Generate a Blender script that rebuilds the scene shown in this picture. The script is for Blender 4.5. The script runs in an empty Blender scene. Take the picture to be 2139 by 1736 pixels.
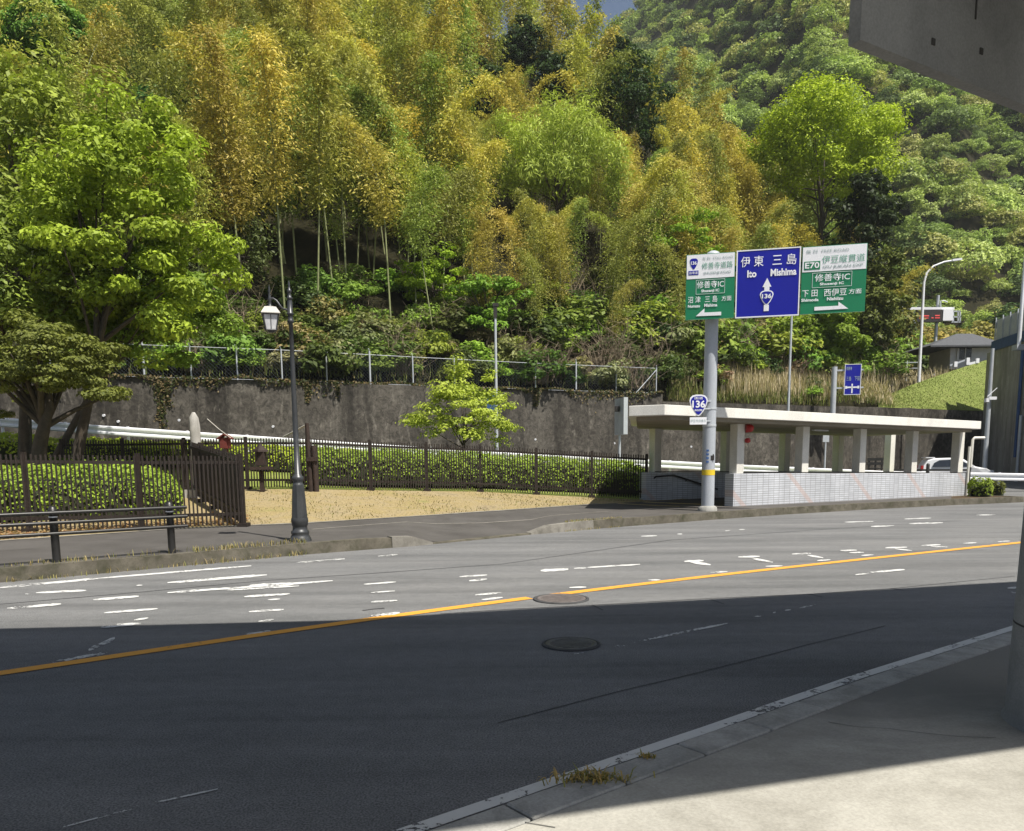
import bpy, math, random
import numpy as np
from mathutils import Vector, Matrix

rnd = random.Random(7)
rng = np.random.default_rng(11)
SC = bpy.context.scene
COL = SC.collection

# ------------------------------------------------------------------ camera
FD = 1648.8; CX = 1069.5; CY = 1182.7
PITCH = math.atan((1182.7 - 962.5) / FD); ROLL = 0.010
EYE = np.array([0.0, 0.0, 1.6])
FW = np.array([0, math.cos(PITCH), -math.sin(PITCH)])
UP = np.array([0, math.sin(PITCH), math.cos(PITCH)])
RT = np.array([1.0, 0, 0])
U2 = UP * math.cos(ROLL) + RT * math.sin(ROLL)
R2 = RT * math.cos(ROLL) - UP * math.sin(ROLL)

cam_data = bpy.data.cameras.new('camera')
cam_data.sensor_width = 36.0
cam_data.lens = FD / 2139.0 * 36.0
cam_data.shift_y = (CY - 868.0) / 2139.0
cam_data.clip_start = 0.05
cam_data.clip_end = 3000
cam = bpy.data.objects.new('camera', cam_data)
COL.objects.link(cam)
mw = Matrix.Identity(4)
for i in range(3):
    mw[i][0] = R2[i]; mw[i][1] = U2[i]; mw[i][2] = -FW[i]; mw[i][3] = EYE[i]
cam.matrix_world = mw
SC.camera = cam

# ------------------------------------------------------------------ light
SUN_EL = math.radians(61)
LH = np.array([-0.70, 0.71]); LH /= np.linalg.norm(LH)      # horizontal travel of the light
SHIFT = LH / math.tan(SUN_EL)                               # ground shift of a shadow per metre of height
world = bpy.data.worlds.new('World'); SC.world = world
world.use_nodes = True
wn = world.node_tree
bg = wn.nodes['Background']
sky = wn.nodes.new('ShaderNodeTexSky')
sky.sky_type = 'NISHITA'; sky.sun_disc = False
sky.sun_elevation = SUN_EL
sky.sun_rotation = math.atan2(-LH[0], -LH[1])
sky.air_density = 1.0; sky.dust_density = 2.0; sky.ozone_density = 0.7
wn.links.new(sky.outputs[0], bg.inputs[0])
bg.inputs[1].default_value = 0.060
sun_d = bpy.data.lights.new('sun', 'SUN'); sun_d.energy = 4.9; sun_d.angle = math.radians(0.55)
sun_d.color = (1.0, 0.95, 0.86)
sun = bpy.data.objects.new('sun', sun_d); COL.objects.link(sun)
ldir = Vector((LH[0] * math.cos(SUN_EL), LH[1] * math.cos(SUN_EL), -math.sin(SUN_EL)))
sun.rotation_euler = ldir.to_track_quat('-Z', 'Y').to_euler()
sun.location = (10, -10, 30)
SC.view_settings.view_transform = 'Standard'
SC.view_settings.look = 'None'
SC.view_settings.exposure = 0.62
SC.view_settings.gamma = 1.0
SC.cycles.max_bounces = 6
SC.cycles.diffuse_bounces = 3
SC.cycles.transparent_max_bounces = 8

# ------------------------------------------------------------------ geometry helpers
def ray(x, y): return FW + R2 * (x - CX) / FD + U2 * (CY - y) / FD
def g(x, y, z=0.0):
    d = ray(x, y); return EYE + d * ((z - EYE[2]) / d[2])
def at(x, y, Y):
    d = ray(x, y); return EYE + d * (Y / d[1])
def lerp_table(t, xs, ys): return np.interp(t, xs, ys)

class MB:
    def __init__(s): s.v = []; s.f = []; s.sm = []
    def add(s, vs, fs, smooth=False):
        n = len(s.v); s.v += [tuple(map(float, p)) for p in vs]
        s.f += [tuple(i + n for i in q) for q in fs]; s.sm += [smooth] * len(fs)
        return s
    def quad(s, a, b, c, d): return s.add([a, b, c, d], [(0, 1, 2, 3)])
    def box(s, c, size, rz=0.0, axes=None):
        c = np.array(c, float); h = np.array(size, float) / 2
        if axes is None:
            ca, sa = math.cos(rz), math.sin(rz)
            axes = (np.array([ca, sa, 0]), np.array([-sa, ca, 0]), np.array([0, 0, 1.0]))
        ax, ay, az = [np.array(a, float) for a in axes]
        vs = [c + ax * h[0] * i + ay * h[1] * j + az * h[2] * k for k in (-1, 1) for j in (-1, 1) for i in (-1, 1)]
        return s.add(vs, [(0, 2, 3, 1), (4, 5, 7, 6), (0, 1, 5, 4), (2, 6, 7, 3), (0, 4, 6, 2), (1, 3, 7, 5)])
    def beam(s, p0, p1, w, h, upv=(0, 0, 1)):
        p0 = np.array(p0, float); p1 = np.array(p1, float); d = p1 - p0; L = np.linalg.norm(d); d /= L
        side = np.cross(d, upv); side /= max(np.linalg.norm(side), 1e-9); u = np.cross(side, d)
        return s.box((p0 + p1) / 2, (L, w, h), axes=(d, side, u))
    def tube(s, pts, r, n=10, cap=True, smooth=True):
        pts = [np.array(p, float) for p in pts]; m = len(pts)
        rs = [r] * m if np.isscalar(r) else list(r)
        vs = []
        ref = None
        for i, p in enumerate(pts):
            t = pts[min(i + 1, m - 1)] - pts[max(i - 1, 0)]; t /= max(np.linalg.norm(t), 1e-9)
            if ref is None:
                a = np.array([0, 0, 1.0]) if abs(t[2]) < 0.9 else np.array([1.0, 0, 0])
                ref = np.cross(t, a)
            ref = ref - t * (ref @ t); ref /= max(np.linalg.norm(ref), 1e-9)
            b = np.cross(t, ref)
            for k in range(n):
                a = 2 * math.pi * k / n
                vs.append(p + (ref * math.cos(a) + b * math.sin(a)) * rs[i])
        fs = [(i * n + k, i * n + (k + 1) % n, (i + 1) * n + (k + 1) % n, (i + 1) * n + k) for i in range(m - 1) for k in range(n)]
        s.add(vs, fs, smooth)
        if cap:
            s.add(vs[:n], [tuple(range(n - 1, -1, -1))]); s.add(vs[-n:], [tuple(range(n))])
        return s
    def lathe(s, c, prof, n=16, smooth=True):
        c = np.array(c, float)
        vs = [c + np.array([r * math.cos(2 * math.pi * k / n), r * math.sin(2 * math.pi * k / n), z]) for r, z in prof for k in range(n)]
        fs = [(i * n + k, i * n + (k + 1) % n, (i + 1) * n + (k + 1) % n, (i + 1) * n + k) for i in range(len(prof) - 1) for k in range(n)]
        s.add(vs, fs, smooth)
        s.add(vs[:n], [tuple(range(n - 1, -1, -1))]); s.add(vs[-n:], [tuple(range(n))])
        return s
    def prism(s, poly, z0, z1):
        n = len(poly)
        zz0 = z0 if hasattr(z0, '__len__') else [z0] * n
        zz1 = z1 if hasattr(z1, '__len__') else [z1] * n
        vs = [(p[0], p[1], zz0[i]) for i, p in enumerate(poly)] + [(p[0], p[1], zz1[i]) for i, p in enumerate(poly)]
        fs = [tuple(range(n - 1, -1, -1)), tuple(range(n, 2 * n))] + [(i, (i + 1) % n, n + (i + 1) % n, n + i) for i in range(n)]
        return s.add(vs, fs)
    def plate(s, pts, o, ax, ay, nz, t):
        """polygon (2D pts) in plane o,ax,ay extruded by t along nz"""
        o = np.array(o, float); n = len(pts)
        a = [o + ax * p[0] + ay * p[1] for p in pts]; b = [q + nz * t for q in a]
        return s.add(a + b, [tuple(range(n - 1, -1, -1)), tuple(range(n, 2 * n))] + [(i, (i + 1) % n, n + (i + 1) % n, n + i) for i in range(n)])
    def grid(s, rows, smooth=True):
        nr = len(rows); nc = len(rows[0])
        vs = [p for r in rows for p in r]
        fs = [(i * nc + k, i * nc + k + 1, (i + 1) * nc + k + 1, (i + 1) * nc + k) for i in range(nr - 1) for k in range(nc - 1)]
        return s.add(vs, fs, smooth)

def mesh_np(name, V, F, tint=None, colattr=None, smooth=False, tris=False):
    me = bpy.data.meshes.new(name)
    k = F.shape[1]
    me.vertices.add(len(V)); me.vertices.foreach_set('co', np.asarray(V, np.float32).ravel())
    me.loops.add(F.size); me.loops.foreach_set('vertex_index', F.astype(np.int32).ravel())
    me.polygons.add(len(F))
    me.polygons.foreach_set('loop_start', np.arange(0, F.size, k, dtype=np.int32))
    if smooth: me.polygons.foreach_set('use_smooth', np.ones(len(F), bool))
    if tint is not None:
        a = me.attributes.new('tint', 'FLOAT', 'POINT'); a.data.foreach_set('value', np.asarray(tint, np.float32))
    if colattr is not None:
        a = me.attributes.new('leafcol', 'FLOAT_COLOR', 'POINT')
        c4 = np.ones((len(V), 4), np.float32); c4[:, :3] = colattr
        a.data.foreach_set('color', c4.ravel())
    me.update(calc_edges=True)
    return me

def link(name, me, mat, parent=None, loc=None, sub=(0, 0, 0)):
    if mat is not None and len(me.materials) == 0: me.materials.append(mat)
    o = bpy.data.objects.new(name, me); COL.objects.link(o)
    if parent is not None: o.parent = parent
    if loc is not None: o.location = loc
    return o

def bevel(o, w, seg=2):
    m = o.modifiers.new('bevel', 'BEVEL'); m.width = w; m.segments = seg; m.limit_method = 'ANGLE'
    m.angle_limit = math.radians(40)
    return o

def build(name, mb, mat, parent=None, off=(0, 0, 0), bev=0.0):
    """mesh from a builder in WORLD coordinates; off = world position of the root (subtracted)"""
    me = bpy.data.meshes.new(name)
    off = np.array(off, float)
    me.from_pydata([tuple(np.array(p) - off) for p in mb.v], [], mb.f)
    me.polygons.foreach_set('use_smooth', mb.sm)
    me.update()
    o = link(name, me, mat, parent)
    if bev: bevel(o, bev)
    return o

def tag(o, label, cat, group=None, kind=None):
    if label: o['label'] = label
    if cat: o['category'] = cat
    if group: o['group'] = group
    if kind: o['kind'] = kind
    return o

def struct(name, mb, mat, label=None, kind='structure'):
    o = build(name, mb, mat)
    o['kind'] = kind
    if label: o['label'] = label
    return o

class Thing:
    def __init__(s, name, label, cat, loc, group=None):
        s.o = bpy.data.objects.new(name, None); COL.objects.link(s.o)
        s.loc = np.array(loc, float); s.o.location = s.loc; s.o.empty_display_size = 0.2
        tag(s.o, label, cat, group)
    def part(s, name, mb, mat, parent=None, bev=0.0, label=None):
        o = build(name, mb, mat, parent or s.o, s.loc, bev)
        if label: o['label'] = label
        return o

# ------------------------------------------------------------------ materials
def nodes_of(name):
    m = bpy.data.materials.new(name); m.use_nodes = True
    nt = m.node_tree; return m, nt, nt.nodes['Principled BSDF']

def N(nt, t, **kw):
    n = nt.nodes.new(t)
    for k, v in kw.items():
        if k.startswith('i_'):
            n.inputs[k[2:].replace('_', ' ')].default_value = v
        else: setattr(n, k, v)
    return n

def ramp(nt, fac, stops):
    r = nt.nodes.new('ShaderNodeValToRGB')
    e = r.color_ramp.elements
    while len(e) < len(stops): e.new(0.5)
    for el, (p, c) in zip(e, stops):
        el.position = p; el.color = (*c, 1) if len(c) == 3 else c
    nt.links.new(fac, r.inputs[0]); return r.outputs[0]

def noise(nt, scale, detail=4, rough=0.55, vec=None, dist=0.0):
    n = nt.nodes.new('ShaderNodeTexNoise')
    n.inputs['Scale'].default_value = scale; n.inputs['Detail'].default_value = detail
    n.inputs['Roughness'].default_value = rough; n.inputs['Distortion'].default_value = dist
    if vec is not None: nt.links.new(vec, n.inputs['Vector'])
    return n.outputs['Fac']

def pos(nt, scale=(1, 1, 1), rot=(0, 0, 0)):
    ge = nt.nodes.new('ShaderNodeNewGeometry')
    mp = nt.nodes.new('ShaderNodeMapping')
    mp.inputs['Scale'].default_value = scale; mp.inputs['Rotation'].default_value = rot
    nt.links.new(ge.outputs['Position'], mp.inputs[0]); return mp.outputs[0]

def mixc(nt, a, b, fac, mode='MIX'):
    m = nt.nodes.new('ShaderNodeMix'); m.data_type = 'RGBA'; m.blend_type = mode
    for s, v in ((6, a), (7, b), (0, fac)):
        if hasattr(v, 'is_output') or isinstance(v, bpy.types.NodeSocket): nt.links.new(v, m.inputs[s])
        else: m.inputs[s].default_value = (*v, 1) if hasattr(v, '__len__') and len(v) == 3 else v
    return m.outputs[2]

def bump(nt, bs, h, strength=0.3, dist=0.02):
    b = nt.nodes.new('ShaderNodeBump'); b.inputs['Strength'].default_value = strength; b.inputs['Distance'].default_value = dist
    nt.links.new(h, b.inputs['Height']); nt.links.new(b.outputs[0], bs.inputs['Normal'])

def PM(name, col, rough=0.6, var=0.25, scale=3.0, grain=60.0, bst=0.15, metal=0.0, spec=0.4, dirt=None, dirt_amt=0.45):
    m, nt, bs = nodes_of(name)
    v = pos(nt)
    n1 = noise(nt, scale, 5, 0.6, v); n2 = noise(nt, grain, 3, 0.6, v)
    lo = tuple(c * (1 - var) for c in col); hi = tuple(min(1, c * (1 + var)) for c in col)
    c = ramp(nt, n1, [(0.25, lo), (0.75, hi)])
    if dirt is not None:
        n3 = noise(nt, scale * 0.6, 6, 0.7, pos(nt, (1, 1, 0.25)), 0.5)
        f = ramp(nt, n3, [(0.48, (0, 0, 0)), (0.72, (dirt_amt,) * 3)])
        c = mixc(nt, c, dirt, f)
    c = mixc(nt, c, ramp(nt, n2, [(0.3, (0.85,) * 3), (0.7, (1.1,) * 3)]), 1.0, 'MULTIPLY')
    nt.links.new(c, bs.inputs['Base Color'])
    bs.inputs['Roughness'].default_value = rough; bs.inputs['Metallic'].default_value = metal
    bs.inputs['Specular IOR Level'].default_value = spec
    if bst: bump(nt, bs, n2, bst, 0.01)
    return m

def leaf_mat(name, transl=0.35, use_attr=False, rough=0.5, spec=0.15):
    m, nt, bs = nodes_of(name)
    at_ = nt.nodes.new('ShaderNodeAttribute'); at_.attribute_name = 'tint'
    if use_attr:
        ca = nt.nodes.new('ShaderNodeAttribute'); ca.attribute_name = 'leafcol'; base = ca.outputs['Color']
    else:
        oi = nt.nodes.new('ShaderNodeObjectInfo'); base = oi.outputs['Color']
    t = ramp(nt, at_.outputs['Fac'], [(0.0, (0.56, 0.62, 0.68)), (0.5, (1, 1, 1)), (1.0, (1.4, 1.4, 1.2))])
    c = mixc(nt, base, t, 1.0, 'MULTIPLY')
    nt.links.new(c, bs.inputs['Base Color'])
    bs.inputs['Roughness'].default_value = rough; bs.inputs['Specular IOR Level'].default_value = spec
    tr = nt.nodes.new('ShaderNodeBsdfTranslucent')
    c2 = mixc(nt, c, (1.05, 1.12, 0.7), 1.0, 'MULTIPLY')
    nt.links.new(c2, tr.inputs[0])
    mx = nt.nodes.new('ShaderNodeMixShader'); mx.inputs[0].default_value = transl
    nt.links.new(bs.outputs[0], mx.inputs[1]); nt.links.new(tr.outputs[0], mx.inputs[2])
    nt.links.new(mx.outputs[0], nt.nodes['Material Output'].inputs[0])
    return m

M = {}
M['leaf'] = leaf_mat('leaf', 0.27)
M['leaf_stuff'] = leaf_mat('leaf_mass', 0.28, use_attr=True)
M['bark'] = PM('bark', (0.075, 0.06, 0.045), 0.85, 0.4, 6, 40, 0.5)
M['twig'] = PM('twig', (0.24, 0.19, 0.13), 0.85, 0.35, 3, 40, 0.2)
M['culm'] = PM('bamboo_culm', (0.22, 0.24, 0.11), 0.5, 0.3, 4, 40, 0.1)

def asphalt():
    m, nt, bs = nodes_of('road_asphalt')
    p = pos(nt)
    big = noise(nt, 0.35, 5, 0.6, pos(nt, (1, 2.2, 1), (0, 0, math.radians(-22))))
    fine = noise(nt, 90, 2, 0.7, p); mid = noise(nt, 9, 4, 0.6, p)
    c = ramp(nt, big, [(0.3, (0.126, 0.128, 0.128)), (0.5, (0.153, 0.154, 0.154)), (0.72, (0.184, 0.184, 0.181))])
    c = mixc(nt, c, ramp(nt, fine, [(0.34, (0.5,) * 3), (0.66, (1.5,) * 3)]), 1.0, 'MULTIPLY')
    c = mixc(nt, c, ramp(nt, mid, [(0.35, (0.9,) * 3), (0.7, (1.07,) * 3)]), 1.0, 'MULTIPLY')
    # long streaks in the travel direction
    st = noise(nt, 1.0, 4, 0.6, pos(nt, (0.10, 1.6, 1), (0, 0, math.radians(-24))))
    c = mixc(nt, c, ramp(nt, st, [(0.38, (0.80,) * 3), (0.5, (.98,) * 3), (0.64, (1.10,) * 3)]), 1.0, 'MULTIPLY')
    nt.links.new(c, bs.inputs['Base Color']); bs.inputs['Roughness'].default_value = 0.85
    bs.inputs['Specular IOR Level'].default_value = 0.3
    bump(nt, bs, fine, 0.35, 0.006)
    return m
M['road'] = asphalt()

def worn_paint(name, col, cover, scale=26.0):
    m, nt, bs = nodes_of(name)
    a = noise(nt, scale, 5, 0.7, pos(nt)); b = noise(nt, 3.0, 4, 0.6, pos(nt))
    s = nt.nodes.new('ShaderNodeMath'); s.operation = 'ADD'
    nt.links.new(a, s.inputs[0]); nt.links.new(b, s.inputs[1])
    f = ramp(nt, s.outputs[0], [(0.0, (0, 0, 0)), (1.0, (1, 1, 1))])
    s2 = nt.nodes.new('ShaderNodeMath'); s2.operation = 'GREATER_THAN'; s2.inputs[1].default_value = cover
    nt.links.new(s.outputs[0], s2.inputs[0])
    c = mixc(nt, col, tuple(x * 0.82 for x in col), a)
    nt.links.new(c, bs.inputs['Base Color']); bs.inputs['Roughness'].default_value = 0.6
    tr = nt.nodes.new('ShaderNodeBsdfTransparent')
    mx = nt.nodes.new('ShaderNodeMixShader')
    nt.links.new(s2.outputs[0], mx.inputs[0])
    nt.links.new(bs.outputs[0], mx.inputs[1]); nt.links.new(tr.outputs[0], mx.inputs[2])
    nt.links.new(mx.outputs[0], nt.nodes['Material Output'].inputs[0])
    return m
M['paint'] = worn_paint('white_road_paint', (0.66, 0.66, 0.645), 1.09)
M['paint_edge'] = worn_paint('edge_paint', (0.66, 0.66, 0.64), 1.13)
M['paint_worn'] = worn_paint('worn_road_paint', (0.62, 0.62, 0.6), 1.02)
M['paint_orange'] = worn_paint('orange_road_paint', (0.80, 0.37, 0.05), 1.22)
M['paint_yellow'] = worn_paint('tactile_yellow', (0.62, 0.44, 0.16), 1.15)

def concrete(name, lo, hi, stain, amt=0.7, scale=0.9, streak=False, cracks=False, pale=0.6, mott=0.0):
    m, nt, bs = nodes_of(name)
    p = pos(nt)
    a = noise(nt, scale, 6, 0.65, p, 0.3)
    fine = noise(nt, 70, 3, 0.6, p)
    c = ramp(nt, a, [(0.3, lo), (0.7, hi)])
    sv = pos(nt, (1.3, 1.3, 0.12)) if streak else p
    b = noise(nt, scale * 1.6, 6, 0.7, sv, 0.4)
    c = mixc(nt, c, stain, ramp(nt, b, [(0.45, (0, 0, 0)), (0.68, (amt,) * 3)]))
    if streak:
        b2 = noise(nt, 3.2, 5, 0.7, pos(nt, (1.0, 1.0, 0.3)), 0.6)
        c = mixc(nt, c, tuple(min(1, x * 1.6) for x in hi), ramp(nt, b2, [(0.56, (0, 0, 0)), (0.74, (pale,) * 3)]))
    if mott:
        b3 = noise(nt, 4.5, 6, 0.75, p, 0.8)
        c = mixc(nt, c, ramp(nt, b3, [(0.35, (1 - mott,) * 3), (0.5, (1.0,) * 3), (0.68, (1 + mott * 1.3,) * 3)]), 1.0, 'MULTIPLY')
    if cracks:
        vo = nt.nodes.new('ShaderNodeTexVoronoi'); vo.feature = 'DISTANCE_TO_EDGE'; vo.inputs['Scale'].default_value = 0.45
        w = nt.nodes.new('ShaderNodeVectorMath'); w.operation = 'ADD'
        nz = nt.nodes.new('ShaderNodeTexNoise'); nz.inputs['Scale'].default_value = 2.0; nz.inputs['Detail'].default_value = 5
        nt.links.new(p, nz.inputs['Vector'])
        nt.links.new(p, w.inputs[0]); nt.links.new(nz.outputs['Color'], w.inputs[1]); nt.links.new(w.outputs[0], vo.inputs['Vector'])
        c = mixc(nt, c, tuple(x * 0.5 for x in lo), ramp(nt, vo.outputs['Distance'], [(0.0, (0.8,) * 3), (0.006, (0, 0, 0))]))
    c = mixc(nt, c, ramp(nt, fine, [(0.3, (0.86,) * 3), (0.7, (1.1,) * 3)]), 1.0, 'MULTIPLY')
    nt.links.new(c, bs.inputs['Base Color']); bs.inputs['Roughness'].default_value = 0.85
    bs.inputs['Specular IOR Level'].default_value = 0.25
    bump(nt, bs, fine, 0.25, 0.006)
    return m
M['pavement'] = concrete('pavement_concrete', (0.305, 0.293, 0.257), (0.43, 0.417, 0.37), (0.20, 0.19, 0.16), 0.6, 0.8)
def pavement_dirt():
    m = M['pavement']; nt = m.node_tree; bs = nt.nodes['Principled BSDF']
    src = bs.inputs['Base Color'].links[0].from_socket
    ge = nt.nodes.new('ShaderNodeNewGeometry')
    dp = nt.nodes.new('ShaderNodeVectorMath'); dp.operation = 'DOT_PRODUCT'; dp.inputs[1].default_value = (-0.15, 1.0, 0)
    nt.links.new(ge.outputs['Position'], dp.inputs[0])
    nz = noise(nt, 0.9, 6, 0.7, pos(nt, (.6, 1.6, 1), (0, 0, -.6)), .6)
    ad = nt.nodes.new('ShaderNodeMath'); ad.operation = 'MULTIPLY_ADD'; ad.inputs[1].default_value = 2.6
    nt.links.new(nz, ad.inputs[0]); nt.links.new(dp.outputs['Value'], ad.inputs[2])
    sc_ = nt.nodes.new('ShaderNodeMath'); sc_.operation = 'MULTIPLY'; sc_.inputs[1].default_value = 0.1
    nt.links.new(ad.outputs[0], sc_.inputs[0])
    f = ramp(nt, sc_.outputs[0], [(0.49, (0, 0, 0)), (0.60, (.85,) * 3)])
    nt.links.new(mixc(nt, src, (0.17, 0.163, 0.147), f), bs.inputs['Base Color'])
pavement_dirt()
M['kerbstone'] = concrete('kerb_stone', (0.30, 0.30, 0.28), (0.42, 0.41, 0.38), (0.15, 0.15, 0.13), 0.6, 2.0)
M['oldkerb'] = concrete('old_mossy_kerb', (0.075, 0.067, 0.052), (0.16, 0.145, 0.115), (0.04, 0.042, 0.022), 0.8, 2.5)
M['kerbpale'] = concrete('pale_kerb', (0.16, 0.15, 0.13), (0.27, 0.255, 0.225), (0.09, 0.085, 0.07), 0.6, 2.5)
M['sidewalk'] = concrete('sidewalk_asphalt', (0.075, 0.070, 0.065), (0.105, 0.098, 0.091), (0.055, 0.050, 0.046), 0.6, 0.7)
M['walldark'] = concrete('stained_wall', (0.054, 0.048, 0.040), (0.105, 0.096, 0.081), (0.020, 0.018, 0.015), 0.9, 0.5, True, False, 1.0, 0.55)
M['deckconc'] = concrete('viaduct_concrete', (0.225, 0.228, 0.228), (0.31, 0.312, 0.31), (0.15, 0.152, 0.152), 0.6, 0.8)
M['abut'] = concrete('abutment_concrete', (0.30, 0.288, 0.26), (0.42, 0.40, 0.365), (0.12, 0.114, 0.10), 0.7, 0.5, True)
M['cream'] = PM('cream_paint', (0.76, 0.745, 0.69), 0.55, 0.08, 1.5, 40, 0.05, dirt=(0.42, 0.39, 0.33), dirt_amt=0.3)
M['greycol'] = PM('column_paint', (0.70, 0.685, 0.63), 0.6, 0.1, 1.5, 40, 0.05, dirt=(0.36, 0.34, 0.30), dirt_amt=0.4)
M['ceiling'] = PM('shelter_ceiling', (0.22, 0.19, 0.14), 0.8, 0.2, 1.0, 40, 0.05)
M['galv'] = PM('galvanised_steel', (0.52, 0.55, 0.58), 0.45, 0.12, 2.5, 60, 0.05, metal=0.25, dirt=(0.30, 0.31, 0.32), dirt_amt=0.35)
M['wire'] = PM('fence_wire', (0.13, 0.15, 0.18), 0.5, 0.1, 3, 60, 0.0, metal=0.3)
M['galvlight'] = PM('white_guardrail_paint', (0.78, 0.79, 0.82), 0.4, 0.06, 2, 60, 0.03)
M['polegrey'] = PM('sign_pole_paint', (0.42, 0.45, 0.49), 0.45, 0.1, 1.6, 60, 0.05, dirt=(0.24, 0.25, 0.27), dirt_amt=0.45)
M['yellow'] = PM('yellow_band', (0.72, 0.52, 0.03), 0.5, 0.1, 5)
M['black'] = PM('black_pipe_paint', (0.018, 0.017, 0.016), 0.4, 0.3, 4, 60, 0.05, spec=0.5)
M['lampgrey'] = PM('lamp_iron_paint', (0.055, 0.058, 0.062), 0.38, 0.25, 5, 80, 0.08, metal=0.3, spec=0.5, dirt=(0.11, 0.11, 0.105), dirt_amt=0.4)
M['lamproof'] = PM('lamp_roof_paint', (0.42, 0.40, 0.36), 0.5, 0.15, 6)
M['fencewood'] = PM('dark_brown_fence', (0.023, 0.016, 0.012), 0.65, 0.35, 8, 60, 0.1)
M['wood'] = PM('weathered_wood', (0.036, 0.023, 0.018), 0.8, 0.4, 7, 60, 0.3)
M['redwood'] = PM('red_brown_paint', (0.14, 0.028, 0.02), 0.7, 0.3, 7)
M['paleroad'] = PM('pale_pole', (0.52, 0.50, 0.44), 0.7, 0.2, 7)
M['stone'] = concrete('white_stone', (0.36, 0.35, 0.32), (0.52, 0.50, 0.47), (0.22, 0.21, 0.19), 0.7, 2.2, True)
M['signgreen'] = PM('sign_green', (0.012, 0.19, 0.085), 0.4, 0.05, 2, 60, 0.0)
M['signblue'] = PM('sign_blue', (0.006, 0.010, 0.30), 0.4, 0.05, 2, 60, 0.0)
M['signwhite'] = PM('sign_white', (0.80, 0.81, 0.84), 0.4, 0.03, 2, 60, 0.0)
M['lettergrey'] = PM('letter_grey', (0.34, 0.42, 0.42), 0.5, 0.05, 2, 60, 0.0)
M['lettergreen'] = PM('letter_green', (0.16, 0.36, 0.28), 0.5, 0.05, 2, 60, 0.0)
M['signback'] = PM('sign_back_dark', (0.03, 0.026, 0.026), 0.6, 0.2, 2)
M['red'] = PM('alarm_red', (0.38, 0.02, 0.02), 0.35, 0.15, 6)
M['carwhite'] = PM('car_white_paint', (0.80, 0.81, 0.83), 0.18, 0.02, 2, 60, 0.0, spec=0.6)
M['tyre'] = PM('tyre_rubber', (0.02, 0.02, 0.02), 0.8, 0.2, 8)
M['carglass'] = PM('car_glass', (0.02, 0.024, 0.03), 0.08, 0.1, 2, 60, 0.0, spec=0.7)
M['bluegirder'] = PM('blue_girder_paint', (0.035, 0.085, 0.22), 0.45, 0.2, 3, 60, 0.05)
M['parapet'] = PM('pale_parapet', (0.50, 0.52, 0.57), 0.5, 0.1, 4)
M['rooftile'] = PM('grey_roof_tile', (0.085, 0.088, 0.095), 0.6, 0.25, 6)
M['housewall'] = PM('house_plaster', (0.62, 0.60, 0.54), 0.8, 0.1, 3)
M['darkglass'] = PM('dark_window', (0.02, 0.02, 0.018), 0.15, 0.2, 3, spec=0.6)
M['iron'] = PM('manhole_iron', (0.14, 0.138, 0.135), 0.55, 0.3, 12, 60, 0.5, metal=0.5)
M['rustiron'] = PM('rusty_manhole_iron', (0.15, 0.13, 0.122), 0.7, 0.3, 12, 60, 0.5, metal=0.2)
M['seam'] = PM('tar_seam', (0.06, 0.06, 0.062), 0.8, 0.3, 12)
M['crack'] = PM('crack_dark', (0.045, 0.044, 0.043), 0.9, 0.3, 12)  # plain dark tone for cracks, joints and form marks

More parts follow.
